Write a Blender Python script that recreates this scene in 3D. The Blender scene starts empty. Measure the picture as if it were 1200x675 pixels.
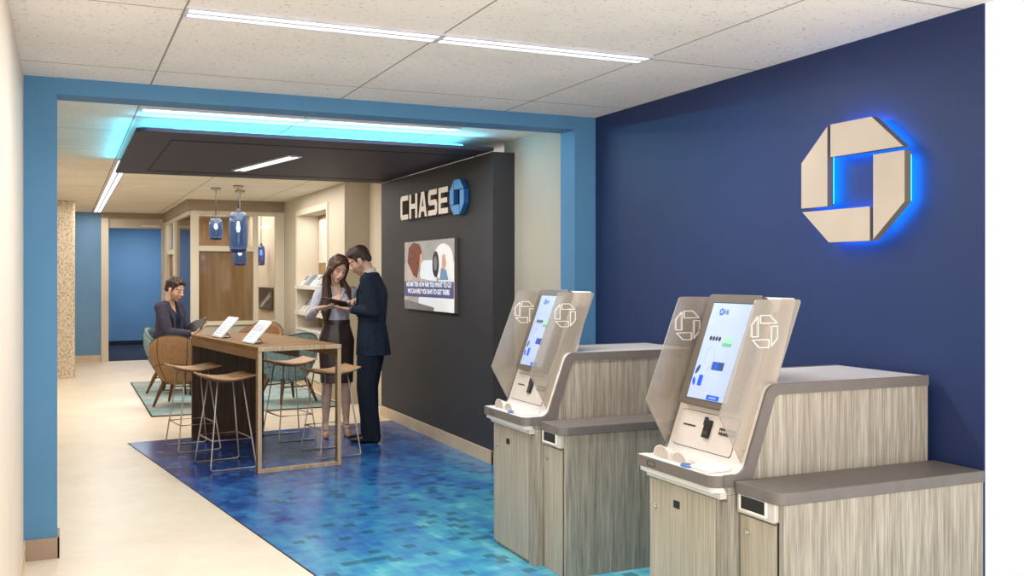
import bpy, bmesh, math, random
from mathutils import Vector, Matrix, Euler
random.seed(7)
SC = bpy.context.scene
COL = SC.collection
PI = math.pi
R_ = math.radians

# ------------------------------------------------------------------ materials
def lin(c):
    out = []
    for v in c[:3]:
        v = v / 255.0
        out.append(v / 12.92 if v <= 0.04045 else ((v + 0.055) / 1.055) ** 2.4)
    return (out[0], out[1], out[2], 1.0)

class NT:
    """small node-graph helper"""
    def __init__(self, name):
        self.m = bpy.data.materials.new(name)
        self.m.use_nodes = True
        self.t = self.m.node_tree
        self.t.nodes.clear()
        self.out = self.n('ShaderNodeOutputMaterial')
    def n(self, typ, **kw):
        nd = self.t.nodes.new(typ)
        for k, v in kw.items():
            setattr(nd, k, v)
        return nd
    def l(self, a, b):
        self.t.links.new(a, b)
    def coords(self, scale=(1, 1, 1), rot=(0, 0, 0), kind='Object'):
        tc = self.n('ShaderNodeTexCoord')
        mp = self.n('ShaderNodeMapping')
        mp.inputs['Scale'].default_value = scale
        mp.inputs['Rotation'].default_value = rot
        self.l(tc.outputs[kind], mp.inputs['Vector'])
        return mp.outputs['Vector']
    def noise(self, vec, scale, detail=3.0, rough=0.5):
        nz = self.n('ShaderNodeTexNoise')
        nz.inputs['Scale'].default_value = scale
        nz.inputs['Detail'].default_value = detail
        nz.inputs['Roughness'].default_value = rough
        self.l(vec, nz.inputs['Vector'])
        return nz.outputs['Fac']
    def ramp(self, fac, stops):
        r = self.n('ShaderNodeValToRGB')
        els = r.color_ramp.elements
        while len(els) < len(stops):
            els.new(0.5)
        for e, (p, c) in zip(els, stops):
            e.position = p
            e.color = lin(c)
        self.l(fac, r.inputs['Fac'])
        return r.outputs['Color']
    def math(self, op, a, b=None, c=None):
        m = self.n('ShaderNodeMath', operation=op)
        for i, v in enumerate((a, b, c)):
            if v is None:
                continue
            if isinstance(v, (int, float)):
                m.inputs[i].default_value = v
            else:
                self.l(v, m.inputs[i])
        return m.outputs[0]
    def mixc(self, fac, a, b, mode='MIX'):
        m = self.n('ShaderNodeMix', data_type='RGBA', blend_type=mode)
        for sock, v in ((m.inputs[0], fac), (m.inputs[6], a), (m.inputs[7], b)):
            if isinstance(v, (int, float)):
                sock.default_value = v
            elif isinstance(v, tuple):
                sock.default_value = v
            else:
                self.l(v, sock)
        return m.outputs[2]
    def principled(self, color, rough=0.6, metal=0.0, spec=0.4, emit=None, estr=0.0):
        p = self.n('ShaderNodeBsdfPrincipled')
        if isinstance(color, tuple):
            p.inputs['Base Color'].default_value = color
        else:
            self.l(color, p.inputs['Base Color'])
        p.inputs['Roughness'].default_value = rough
        p.inputs['Metallic'].default_value = metal
        p.inputs['Specular IOR Level'].default_value = spec
        if emit is not None:
            p.inputs['Emission Color'].default_value = emit
            p.inputs['Emission Strength'].default_value = estr
        self.l(p.outputs[0], self.out.inputs[0])
        return p
    def bump(self, p, fac, strength=0.2, dist=0.01):
        b = self.n('ShaderNodeBump')
        b.inputs['Strength'].default_value = strength
        b.inputs['Distance'].default_value = dist
        self.l(fac, b.inputs['Height'])
        self.l(b.outputs[0], p.inputs['Normal'])

def scl(c, k):
    return tuple(max(0, min(255, v * k)) for v in c)

def plain(name, c, rough=0.6, metal=0.0, spec=0.4, var=0.05, nscale=9.0, emit=0.0):
    g = NT(name)
    v = g.noise(g.coords(), nscale, 3)
    col = g.ramp(v, [(0.3, scl(c, 1 - var)), (0.7, scl(c, 1 + var))])
    p = g.principled(col, rough, metal, spec)
    if emit:
        g.l(col, p.inputs['Emission Color'])
        p.inputs['Emission Strength'].default_value = emit
    return g.m

def streak(name, c1, c2, c3, sc=(70, 70, 2.2), rough=0.5, spec=0.35):
    """grain running along local z (or the axis with the small scale)"""
    g = NT(name)
    a = g.noise(g.coords(sc), 1.0, 4, 0.6)
    b = g.noise(g.coords(tuple(s * 0.25 for s in sc)), 1.0, 2)
    f = g.math('ADD', g.math('MULTIPLY', a, 0.65), g.math('MULTIPLY', b, 0.35))
    col = g.ramp(f, [(0.36, c1), (0.5, c2), (0.64, c3)])
    g.principled(col, rough, 0, spec)
    return g.m

def emis(name, c, s=1.0):
    g = NT(name)
    e = g.n('ShaderNodeEmission')
    e.inputs[0].default_value = lin(c)
    e.inputs[1].default_value = s
    g.l(e.outputs[0], g.out.inputs[0])
    return g.m

def glassy(name, tint, gloss=0.12, diff=None, dfac=0.0, rough=0.05, noise=None):
    """see-through sheet: transparent + glossy (+ diffuse/frosted share)"""
    g = NT(name)
    tr = g.n('ShaderNodeBsdfTransparent')
    tr.inputs[0].default_value = lin(tint)
    gl = g.n('ShaderNodeBsdfGlossy')
    gl.inputs['Roughness'].default_value = rough
    sh = tr.outputs[0]
    if diff is not None:
        df = g.n('ShaderNodeBsdfDiffuse')
        if noise:
            c = g.ramp(g.noise(g.coords(), noise, 4, 0.7), [(0.35, scl(diff, 0.84)), (0.65, scl(diff, 1.08))])
            g.l(c, df.inputs[0])
        else:
            df.inputs[0].default_value = lin(diff)
        mx = g.n('ShaderNodeMixShader')
        mx.inputs[0].default_value = dfac
        g.l(sh, mx.inputs[1]); g.l(df.outputs[0], mx.inputs[2])
        sh = mx.outputs[0]
    fr = g.n('ShaderNodeFresnel'); fr.inputs[0].default_value = 1.35
    fac = g.math('ADD', fr.outputs[0], gloss * 0.3)
    fac = g.math('MINIMUM', fac, 0.6)
    m2 = g.n('ShaderNodeMixShader')
    g.l(fac, m2.inputs[0]); g.l(sh, m2.inputs[1]); g.l(gl.outputs[0], m2.inputs[2])
    g.l(m2.outputs[0], g.out.inputs[0])
    return g.m

def floor_mat():
    g = NT('cream_floor')
    v = g.coords()
    f = g.noise(v, 2.0, 6, 0.7)
    f2 = g.noise(g.coords((4, 30, 4)), 2.0, 4, 0.6)
    s = g.math('ADD', g.math('MULTIPLY', f, 0.6), g.math('MULTIPLY', f2, 0.4))
    col = g.ramp(s, [(0.3, (222, 203, 178)), (0.5, (234, 217, 193)), (0.7, (243, 229, 208))])
    g.principled(col, 0.38, 0, 0.3)
    return g.m

def ceiling_mat(x0, dx, y0, dy, base=(234, 226, 219)):
    g = NT('ceiling_tile')
    tc = g.n('ShaderNodeTexCoord')
    sp = g.n('ShaderNodeSeparateXYZ')
    g.l(tc.outputs['Object'], sp.inputs[0])
    def line(sock, o, d, w):
        q = g.math('DIVIDE', g.math('SUBTRACT', sock, o), d)
        fr = g.math('ABSOLUTE', g.math('SUBTRACT', g.math('FRACT', g.math('ADD', q, 0.5)), 0.5))
        return g.math('LESS_THAN', fr, w / d)
    ln = g.math('MAXIMUM', line(sp.outputs[0], x0, dx, 0.005), line(sp.outputs[1], y0, dy, 0.005))
    sp_n = g.noise(g.coords(), 55, 2, 0.5)
    big = g.noise(g.coords(), 1.5, 3)
    c0 = g.ramp(big, [(0.3, scl(base, 0.97)), (0.7, scl(base, 1.02))])
    spk = g.ramp(sp_n, [(0.30, (170, 160, 150)), (0.38, (255, 255, 255))])
    c1 = g.mixc(0.5, c0, spk, 'MULTIPLY')
    c2 = g.mixc(ln, c1, lin((150, 143, 136)))
    g.principled(c2, 0.9, 0, 0.1)
    return g.m

def carpet_mat():
    g = NT('blue_mosaic')
    v = g.coords()
    sp = g.n('ShaderNodeSeparateXYZ'); g.l(v, sp.inputs[0])
    def brick(sw, off):
        b = g.n('ShaderNodeTexBrick')
        b.offset = off; b.squash = 1.0
        b.inputs['Color1'].default_value = (0, 0, 0, 1)
        b.inputs['Color2'].default_value = (1, 1, 1, 1)
        b.inputs['Mortar'].default_value = (0.5, 0.5, 0.5, 1)
        b.inputs['Scale'].default_value = 1.0
        b.inputs['Mortar Size'].default_value = 0.0
        b.inputs['Brick Width'].default_value = sw
        b.inputs['Row Height'].default_value = sw * 0.95
        g.l(v, b.inputs['Vector'])
        return b.outputs['Color']
    b1 = brick(0.072, 0.5)
    b2 = brick(0.15, 0.37)
    n1 = g.noise(g.coords((2.6, 0.9, 1)), 1.0, 3, 0.6)
    n2 = g.noise(g.coords((9, 2.2, 1)), 1.0, 3, 0.6)
    # woven colour run: indigo at the far and left hem, turquoise towards the entrance side
    gy = g.math('MULTIPLY', sp.outputs[1], -0.140)
    gx = g.math('MULTIPLY', sp.outputs[0], 0.09)
    t = g.math('ADD', gy, gx)
    t = g.math('ADD', t, 0.12)
    t = g.math('ADD', t, g.math('MULTIPLY', g.math('SUBTRACT', n1, 0.5), 0.55))
    t = g.math('ADD', t, g.math('MULTIPLY', g.math('SUBTRACT', n2, 0.5), 0.45))
    t = g.math('ADD', t, g.math('MULTIPLY', g.math('SUBTRACT', b2, 0.5), 0.12))
    t = g.math('ADD', t, g.math('MULTIPLY', g.math('SUBTRACT', b1, 0.5), 0.16))
    col = g.ramp(t, [(0.0, (26, 24, 88)), (0.2, (26, 42, 120)), (0.40, (32, 78, 154)), (0.58, (50, 110, 180)),
                     (0.75, (60, 140, 188)), (0.92, (82, 172, 196)), (1.0, (110, 192, 206))])
    dark = g.math('GREATER_THAN', b1, 0.90)
    col = g.mixc(g.math('MULTIPLY', dark, 0.6), col, lin((14, 48, 92)))
    lite = g.math('LESS_THAN', b1, 0.07)
    col = g.mixc(g.math('MULTIPLY', lite, 0.25), col, lin((90, 190, 205)))
    g.principled(col, 0.22, 0, 0.35)
    return g.m

def rug_mat():
    g = NT('teal_rug')
    v = g.coords()
    b = g.n('ShaderNodeTexBrick')
    b.inputs['Color1'].default_value = (0, 0, 0, 1); b.inputs['Color2'].default_value = (1, 1, 1, 1)
    b.inputs['Mortar Size'].default_value = 0; b.inputs['Brick Width'].default_value = 0.22; b.inputs['Row Height'].default_value = 0.14
    b.inputs['Scale'].default_value = 1
    g.l(v, b.inputs['Vector'])
    n = g.noise(v, 5, 4, 0.7)
    t = g.math('ADD', g.math('MULTIPLY', b.outputs['Color'], 0.4), g.math('MULTIPLY', n, 0.6))
    col = g.ramp(t, [(0.25, (112, 148, 154)), (0.42, (142, 168, 170)), (0.58, (166, 176, 172)), (0.75, (178, 168, 156))])
    g.principled(col, 0.95, 0, 0.1)
    return g.m

def column_mat():
    g = NT('speckled_column')
    vo = g.n('ShaderNodeTexVoronoi')
    vo.inputs['Scale'].default_value = 1.0
    g.l(g.coords((38, 38, 24)), vo.inputs['Vector'])
    col = g.ramp(vo.outputs['Distance'], [(0.16, (150, 122, 92)), (0.34, (208, 190, 164)), (0.8, (224, 210, 186))])
    g.principled(col, 0.8)
    return g.m

M = {}
M['floor'] = floor_mat()
M['ceil'] = ceiling_mat(0.448, 1.1, 4.22, 1.32)
M['ceil2'] = ceiling_mat(0.448, 1.1, 4.22, 1.32, (240, 231, 214))
M['navy'] = plain('navy_paint', (35, 50, 92), 0.55, 0, 0.3, 0.04, 1.2)
M['blue'] = plain('mid_blue_paint', (84, 134, 172), 0.6, 0, 0.3, 0.03, 1.5)
M['blue_far'] = plain('far_blue_paint', (108, 148, 184), 0.6, 0, 0.3, 0.03, 1.5)
M['beige'] = plain('beige_paint', (198, 187, 168), 0.7, 0, 0.3, 0.02, 1.5)
M['beige_l'] = plain('warm_white_paint', (220, 209, 190), 0.7, 0, 0.3, 0.02, 1.5)
M['beige_w'] = plain('side_wall_paint', (222, 208, 192), 0.75, 0, 0.3, 0.02, 1.2)
M['taupe'] = plain('taupe_trim', (158, 138, 118), 0.6, 0, 0.3, 0.03)
M['base'] = plain('cream_baseboard', (214, 192, 164), 0.6, 0, 0.3, 0.03)
M['char'] = plain('charcoal_panel', (62, 60, 63), 0.6, 0, 0.3, 0.03, 1.0)
M['canopy'] = plain('canopy_slate', (54, 52, 68), 0.55, 0, 0.3, 0.03, 1.0)
M['seam'] = plain('dark_seam', (36, 34, 40), 0.7)
M['carpet'] = carpet_mat()
M['rug'] = rug_mat()
M['column'] = column_mat()
M['dkfloor'] = plain('dark_carpet', (52, 56, 72), 0.9, 0, 0.1, 0.15, 14)
M['oak'] = streak('oak_top', (118, 80, 36), (138, 96, 46), (156, 112, 60), (3, 60, 60), 0.6, 0.15)
M['oak_side'] = streak('oak_side', (116, 80, 44), (136, 96, 54), (152, 110, 66), (50, 3, 50), 0.5)
M['walnut'] = streak('dark_walnut', (64, 48, 32), (78, 58, 40), (92, 70, 48), (30, 30, 2), 0.45)
M['ash'] = streak('pale_ash_edge', (168, 140, 110), (188, 162, 130), (206, 182, 150), (60, 60, 3), 0.5)
M['officewood'] = streak('office_wood', (146, 114, 74), (162, 128, 84), (176, 142, 98), (18, 18, 2), 0.5)
M['leather'] = plain('tan_seat', (192, 146, 104), 0.5, 0, 0.35, 0.06, 14)
M['wire'] = plain('brushed_wire', (190, 178, 165), 0.35, 0.7, 0.5, 0.03)
M['teal'] = plain('teal_fabric', (128, 152, 158), 0.9, 0, 0.15, 0.1, 30)
M['tan'] = plain('tan_fabric', (158, 122, 90), 0.9, 0, 0.15, 0.06, 30)
M['pipe'] = plain('dark_piping', (58, 60, 60), 0.8)
M['legwood'] = streak('leg_wood', (88, 58, 34), (108, 74, 46), (126, 90, 58), (40, 40, 4), 0.5)
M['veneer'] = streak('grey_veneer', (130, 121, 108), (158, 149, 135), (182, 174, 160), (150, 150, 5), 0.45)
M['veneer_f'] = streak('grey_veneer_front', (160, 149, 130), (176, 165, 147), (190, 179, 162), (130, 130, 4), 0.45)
M['counter'] = plain('grey_counter', (112, 105, 101), 0.45, 0, 0.4, 0.03, 20)
M['band'] = plain('grey_band', (112, 104, 99), 0.45, 0, 0.4, 0.03, 20)
M['white'] = plain('machine_white', (228, 223, 217), 0.35, 0, 0.45, 0.01)
M['body'] = plain('machine_body', (214, 208, 202), 0.4, 0, 0.4, 0.01)
M['hoodface'] = plain('hood_face', (188, 178, 168), 0.4, 0, 0.4, 0.02)
M['offwhite'] = plain('machine_offwhite', (206, 198, 190), 0.4, 0, 0.4, 0.02)
M['bezel'] = plain('bezel_taupe', (98, 87, 78), 0.4, 0, 0.4, 0.03)
M['black'] = plain('black_plastic', (26, 26, 28), 0.4, 0, 0.4, 0.05)
M['dkgrey'] = plain('dark_grey', (58, 56, 54), 0.5, 0, 0.4, 0.05)
M['chrome'] = plain('chrome', (200, 200, 200), 0.2, 0.9, 0.5, 0.02)
M['shield'] = glassy('frosted_shield', (240, 232, 222), 0.25, (198, 189, 178), 0.36, 0.25, 260)
M['etch'] = plain('etched_line', (236, 230, 222), 0.4, 0, 0.5, 0.02, emit=0.12)
M['glass'] = glassy('clear_pane', (250, 249, 246), 0.1, (150, 130, 104), 0.02)
M['dkglass'] = glassy('tinted_pane', (196, 184, 166), 0.2, (96, 82, 64), 0.15)
M['blueglass'] = glassy('blue_blown_glass', (150, 182, 226), 0.15, (70, 116, 176), 0.20, 0.22)
M['blueglass2'] = glassy('cobalt_blown_glass', (60, 120, 225), 0.25, (20, 84, 190), 0.45)
M['bulb'] = emis('bulb_glow', (255, 240, 215), 6)
M['led'] = emis('led_diffuser', (248, 248, 255), 2.2)
M['led_dim'] = emis('led_diffuser_dim', (225, 235, 250), 1.1)
M['led_frame'] = plain('fixture_frame', (205, 203, 210), 0.4, 0.2)
M['cyanled'] = emis('cyan_led', (90, 215, 255), 4)
M['halo'] = emis('blue_backlight', (10, 140, 255), 22)
M['logo'] = plain('sign_face', (184, 170, 154), 0.5, 0, 0.35, 0.03, 3)
M['logo_side'] = plain('sign_return', (120, 112, 100), 0.45, 0.2, 0.4, 0.03)
M['letter'] = plain('letter_face', (232, 216, 198), 0.45, 0, 0.4, 0.02, emit=0.25)
M['logo_b'] = plain('emblem_blue', (66, 148, 212), 0.45, 0, 0.4, 0.04, 3, emit=0.2)
M['logo_b2'] = plain('emblem_blue_return', (34, 96, 160), 0.45, 0, 0.4, 0.04)
M['scr'] = plain('screen_white', (172, 190, 226), 0.4, 0, 0.15, 0.01, emit=0.07)
M['scr_w'] = plain('tablet_white', (226, 230, 240), 0.4, 0, 0.2, 0.01, emit=0.25)
M['scr_b'] = plain('screen_blue', (24, 88, 220), 0.3, 0, 0.4, 0.01, emit=0.08)
M['scr_n'] = plain('screen_navy', (40, 70, 130), 0.3, 0, 0.4, 0.01, emit=0.08)
M['scr_k'] = plain('screen_dark', (44, 50, 62), 0.3, 0, 0.4, 0.01, emit=0.1)
M['scr_g'] = plain('screen_green', (150, 205, 180), 0.3, 0, 0.4, 0.01, emit=0.08)
M['scr_y'] = plain('screen_grey', (176, 190, 210), 0.3, 0, 0.4, 0.01, emit=0.08)
M['paper'] = plain('paper_white', (228, 222, 212), 0.8, 0, 0.2, 0.03)
M['paper_b'] = plain('paper_blue', (120, 150, 180), 0.8, 0, 0.2, 0.05)
M['paper_g'] = plain('paper_grey', (170, 166, 158), 0.8, 0, 0.2, 0.05)
M['suit'] = plain('navy_suit', (36, 44, 58), 0.85, 0, 0.15, 0.12, 40)
M['suit2'] = plain('charcoal_suit', (64, 62, 76), 0.85, 0, 0.15, 0.12, 40)
M['tee'] = plain('dark_blue_top', (38, 44, 62), 0.9, 0, 0.1, 0.1, 40)
M['trouser'] = plain('navy_trousers', (30, 37, 49), 0.85, 0, 0.15, 0.12, 40)
M['shirt'] = plain('cream_shirt', (206, 196, 184), 0.85, 0, 0.15, 0.05, 20)
M['blouse'] = plain('grey_blouse', (186, 186, 196), 0.7, 0, 0.25, 0.08, 16)
M['skirt'] = plain('leather_skirt', (62, 46, 44), 0.35, 0, 0.5, 0.16, 14)
M['shoe'] = plain('black_shoe', (24, 24, 28), 0.3, 0, 0.5, 0.05)
M['heel'] = plain('nude_heel', (178, 134, 108), 0.4, 0, 0.45, 0.04)
M['hair_d'] = streak('dark_brown_hair', (34, 24, 20), (54, 38, 30), (80, 58, 46), (60, 60, 4), 0.5)
M['hair_l'] = streak('long_brown_hair', (46, 32, 26), (72, 50, 40), (104, 76, 60), (60, 60, 4), 0.45)
M['skin'] = plain('skin', (214, 172, 148), 0.55, 0, 0.3, 0.03, 12)
M['skin_w'] = plain('fair_skin', (216, 176, 154), 0.55, 0, 0.3, 0.03, 12)
M['stubble'] = plain('stubble_skin', (184, 144, 122), 0.7, 0, 0.25, 0.06, 60)
M['lip'] = plain('lip', (190, 128, 114), 0.45, 0, 0.4, 0.03)
M['eye'] = plain('eye_dark', (84, 62, 52), 0.3, 0, 0.5, 0.03)
M['dbg'] = plain('dark_blue_glass', (16, 34, 84), 0.2, 0, 0.5)
M['seatu'] = plain('seat_underside', (122, 88, 62), 0.6)
M['sgd'] = plain('screen_green_dark', (96, 170, 140), 0.3, emit=0.08)
M['ringb'] = plain('ring_blue', (62, 110, 168), 0.35)
M['tabback'] = plain('tablet_black', (44, 42, 46), 0.35, 0, 0.45, 0.04)

# ------------------------------------------------------------------ mesh helpers
def box(bm, lo, hi, mi=0, M4=None):
    x0, y0, z0 = lo; x1, y1, z1 = hi
    vs = [bm.verts.new(p) for p in ((x0, y0, z0), (x1, y0, z0), (x1, y1, z0), (x0, y1, z0),
                                    (x0, y0, z1), (x1, y0, z1), (x1, y1, z1), (x0, y1, z1))]
    if M4 is not None:
        for v in vs: v.co = M4 @ v.co
    for f in ((0, 3, 2, 1), (4, 5, 6, 7), (0, 1, 5, 4), (1, 2, 6, 5), (2, 3, 7, 6), (3, 0, 4, 7)):
        fc = bm.faces.new([vs[i] for i in f]); fc.material_index = mi
    return vs

def prism(bm, pts, a, b, fn, mi=0, side_mi=None):
    """pts 2-D polygon, extruded from a to b; fn(u, v, w) -> xyz"""
    lo = [bm.verts.new(fn(p[0], p[1], a)) for p in pts]
    hi = [bm.verts.new(fn(p[0], p[1], b)) for p in pts]
    n = len(pts)
    fs = [bm.faces.new(lo[::-1]), bm.faces.new(hi)]
    for f in fs: f.material_index = mi
    for i in range(n):
        f = bm.faces.new((lo[i], lo[(i + 1) % n], hi[(i + 1) % n], hi[i]))
        f.material_index = mi if side_mi is None else side_mi

XY = lambda u, v, w: (u, v, w)
XZ = lambda u, v, w: (u, w, v)
YZ = lambda u, v, w: (w, u, v)

def frame_of(d):
    d = d.normalized()
    a = Vector((0, 0, 1)) if abs(d.z) < 0.9 else Vector((1, 0, 0))
    s = d.cross(a).normalized()
    return s, d.cross(s).normalized()

def tube(bm, path, r, n=8, closed=False, mi=0, caps=True):
    """round bar along points; r a number or a list"""
    P = [Vector(p) for p in path]
    m = len(P)
    rings = []
    prev = None
    for i in range(m):
        if closed:
            d = P[(i + 1) % m] - P[(i - 1) % m]
        else:
            d = P[min(i + 1, m - 1)] - P[max(i - 1, 0)]
        if prev is None:
            s, t = frame_of(d)
        else:
            s = (prev - d.normalized() * prev.dot(d.normalized()))
            s = s.normalized() if s.length > 1e-6 else frame_of(d)[0]
            t = d.normalized().cross(s)
        prev = s
        rr = r[i] if isinstance(r, (list, tuple)) else r
        rings.append([bm.verts.new(P[i] + (s * math.cos(k * 2 * PI / n) + t * math.sin(k * 2 * PI / n)) * rr) for k in range(n)])
    for i in range(m if closed else m - 1):
        A, B = rings[i], rings[(i + 1) % m]
        for k in range(n):
            f = bm.faces.new((A[k], A[(k + 1) % n], B[(k + 1) % n], B[k])); f.material_index = mi; f.smooth = True
    if not closed and caps:
        for rg in (rings[0][::-1], rings[-1]):
            f = bm.faces.new(rg); f.material_index = mi

def lathe(bm, prof, c=(0, 0, 0), n=32, mi=0, smooth=True):
    rings = []
    for r, z in prof:
        if r < 1e-6:
            rings.append([bm.verts.new((c[0], c[1], c[2] + z))])
        else:
            rings.append([bm.verts.new((c[0] + r * math.cos(2 * PI * k / n), c[1] + r * math.sin(2 * PI * k / n), c[2] + z)) for k in range(n)])
    for A, B in zip(rings, rings[1:]):
        for k in range(n):
            if len(A) == 1 and len(B) == 1: continue
            if len(A) == 1: vs = (A[0], B[(k + 1) % n], B[k])
            elif len(B) == 1: vs = (A[k], A[(k + 1) % n], B[0])
            else: vs = (A[k], A[(k + 1) % n], B[(k + 1) % n], B[k])
            f = bm.faces.new(vs); f.material_index = mi; f.smooth = smooth

def cyl(bm, p0, p1, r, n=20, mi=0):
    tube(bm, [p0, p1], r, n, mi=mi)

def rounded(pts_r, seg=6):
    """polygon with per-corner radius: [(x, y, r)]"""
    out = []
    n = len(pts_r)
    for i in range(n):
        p = Vector(pts_r[i][:2]); r = pts_r[i][2]
        if r <= 0:
            out.append((p.x, p.y)); continue
        a = (Vector(pts_r[i - 1][:2]) - p).normalized(); b = (Vector(pts_r[(i + 1) % n][:2]) - p).normalized()
        ang = a.angle(b)
        t = r / math.tan(ang / 2)
        A = p + a * t; B = p + b * t
        ctr = p + (a + b).normalized() * (r / math.sin(ang / 2))
        va, vb = A - ctr, B - ctr
        for k in range(seg + 1):
            q = k / seg
            v = (va * (1 - q) + vb * q)
            v = v.normalized() * r
            out.append((ctr.x + v.x, ctr.y + v.y))
    return out

def rrect(x0, y0, x1, y1, r, seg=5):
    return rounded([(x0, y0, r), (x1, y0, r), (x1, y1, r), (x0, y1, r)], seg)

def obj(name, bm, mats, parent=None, bevel=0.0, smooth=False, loc=None, seg=2):
    me = bpy.data.meshes.new(name)
    bmesh.ops.recalc_face_normals(bm, faces=bm.faces[:])
    bm.to_mesh(me); bm.free()
    if not isinstance(mats, (list, tuple)): mats = [mats]
    for m in mats: me.materials.append(m)
    if smooth:
        for p in me.polygons: p.use_smooth = True
    o = bpy.data.objects.new(name, me)
    COL.objects.link(o)
    if parent is not None: o.parent = parent
    if loc is not None: o.location = loc
    if bevel:
        b = o.modifiers.new('bevel', 'BEVEL'); b.width = bevel; b.segments = seg; b.limit_method = 'ANGLE'
    return o

def bx(name, lo, hi, mat, parent=None, bevel=0.0):
    bm = bmesh.new(); box(bm, lo, hi)
    return obj(name, bm, mat, parent, bevel)

def mesh_obj(name, me, mats, parent=None):
    if not isinstance(mats, (list, tuple)): mats = [mats]
    idx = [p.material_index for p in me.polygons]
    me.materials.clear()
    for m in mats: me.materials.append(m)
    me.polygons.foreach_set('material_index', idx)
    o = bpy.data.objects.new(name, me)
    COL.objects.link(o)
    if parent is not None: o.parent = parent
    return o

def tag(o, label=None, cat=None, group=None, kind=None):
    if label: o['label'] = label
    if cat: o['category'] = cat
    if group: o['group'] = group
    if kind: o['kind'] = kind
    return o

def thing(name, label, cat, loc=(0, 0, 0), rz=0.0, group=None, mat4=None):
    o = bpy.data.objects.new(name, None)
    o.empty_display_size = 0.1
    COL.objects.link(o)
    if mat4 is not None: o.matrix_basis = mat4
    else:
        o.location = loc; o.rotation_euler = (0, 0, rz)
    return tag(o, label, cat, group)

def struct(name, lo, hi, mat, parent=None, bevel=0.0):
    o = bx(name, lo, hi, mat, parent, bevel)
    if parent is None: o['kind'] = 'structure'
    return o

def copy_tree(o, parent=None):
    c = o.copy(); COL.objects.link(c)
    c.parent = parent
    for ch in list(o.children): copy_tree(ch, c)
    return c

def empty_struct(name, loc=(0, 0, 0)):
    o = bpy.data.objects.new(name, None); COL.objects.link(o); o.location = loc
    o['kind'] = 'structure'
    return o

def text_bm(bm, body, size, M4, extrude=0.0005, mi=0, align='LEFT', bold=0.0, sx=1.0):
    cu = bpy.data.curves.new('lettering', 'FONT')
    cu.body = body; cu.size = size; cu.extrude = extrude; cu.align_x = align; cu.offset = bold
    o = bpy.data.objects.new('lettering', cu); COL.objects.link(o)
    dg = bpy.context.evaluated_depsgraph_get()
    me = bpy.data.meshes.new_from_object(o.evaluated_get(dg))
    S = M4 @ Matrix.Diagonal((sx, 1, 1, 1))
    n0 = len(bm.faces)
    me.transform(S)
    bm.from_mesh(me)
    bm.faces.ensure_lookup_table()
    for f in bm.faces[n0:]: f.material_index = mi
    bpy.data.objects.remove(o); bpy.data.curves.remove(cu); bpy.data.meshes.remove(me)

def T(x, y, z): return Matrix.Translation((x, y, z))

def basis(origin, a, b):
    a = Vector(a).normalized(); b = Vector(b).normalized(); n = a.cross(b)
    m = Matrix((a, b, n)).transposed().to_4x4()
    m.translation = Vector(origin)
    return m

def poly(bm, pts, z, mi, thick=0.0004):
    prism(bm, pts, z - thick, z, XY, mi)

def oval(cx, cy, rx, ry, n=20, rot=0.0):
    out = []
    for k in range(n):
        a = 2 * PI * k / n
        x, y = rx * math.cos(a), ry * math.sin(a)
        out.append((cx + x * math.cos(rot) - y * math.sin(rot), cy + x * math.sin(rot) + y * math.cos(rot)))
    return out

def octagon_pieces(rx, ry, gap=0.02):
    """the four pinwheel pieces of an octagon with a square hole, in (u, v)"""
    t = 0.414
    g = gap
    top = [(-t + g, 1), (t, 1), (1 - g * 0.6, t + g), (-t + g, t + g)]
    out = []
    for k in range(4):
        c, s = round(math.cos(k * PI / 2)), round(math.sin(k * PI / 2))
        out.append([((x * c - y * s) * rx, (x * s + y * c) * ry) for x, y in top])
    return out

# ------------------------------------------------------------------ camera
cam_d = bpy.data.cameras.new('camera')
cam = bpy.data.objects.new('camera', cam_d); COL.objects.link(cam)
FPX = 1157.0
cam_d.sensor_width = 36.0
cam_d.lens = FPX / 1200 * 36
cam_d.shift_y = -15.5 / 1200
cam_d.clip_start = 0.05
YAW = R_(24.4)
cam.location = (0, 0, 1.55)
cam.rotation_euler = (R_(90), 0, -YAW)
SC.camera = cam
SN, CS = math.sin(YAW), math.cos(YAW)
def at_depth(px, py, z):
    """point seen at a pixel at depth z (used to lay out the place)"""
    u = (px - 600) / FPX
    return Vector((z * (u * CS + SN), z * (CS - u * SN), 1.55 - (py - 322) / FPX * z))

# ------------------------------------------------------------------ room shell
H1, H2 = 2.63, 2.66
bm = bmesh.new(); box(bm, (-0.6, -1.0, -0.1), (3.34, 26.0, 0.0))
fl = obj('floor', bm, M['floor']); fl['kind'] = 'structure'
struct('ceiling', (-0.4, 0.6, H1), (3.335, 5.96, H1 + 0.12), M['ceil'])
struct('ceiling', (-0.4, 6.16, H2), (3.8, 19.05, H2 + 0.12), M['ceil2'])
struct('wall_left', (-0.40, 0.5, 0), (-0.20, 5.95, H1), M['beige_w'])
struct('wall_left_back', (-0.40, 6.16, 0), (-0.20, 19.05, H2), M['beige'])
struct('wall_right', (3.33, 2.80, 0), (3.338, 5.95, H1), M['navy'])
# blue portal
bm = bmesh.new()
pts = [(-0.4, 0), (-0.035, 0), (-0.035, 2.54), (3.168, 2.54), (3.168, 0), (3.33, 0), (3.33, 2.75), (-0.4, 2.75)]
prism(bm, pts, 5.95, 6.16, XZ)
po = obj('wall_portal', bm, M['blue']); po['kind'] = 'structure'
# baseboards
bm = bmesh.new()
box(bm, (-0.20, 5.938, 0), (-0.023, 5.95, 0.115)); box(bm, (-0.035, 5.938, 0), (-0.023, 6.16, 0.115))
o = obj('baseboard_portal', bm, M['taupe'], bevel=0.002); o['kind'] = 'structure'
struct('baseboard_left', (-0.20, 0.5, 0), (-0.19, 5.938, 0.115), M['base'])
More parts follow.
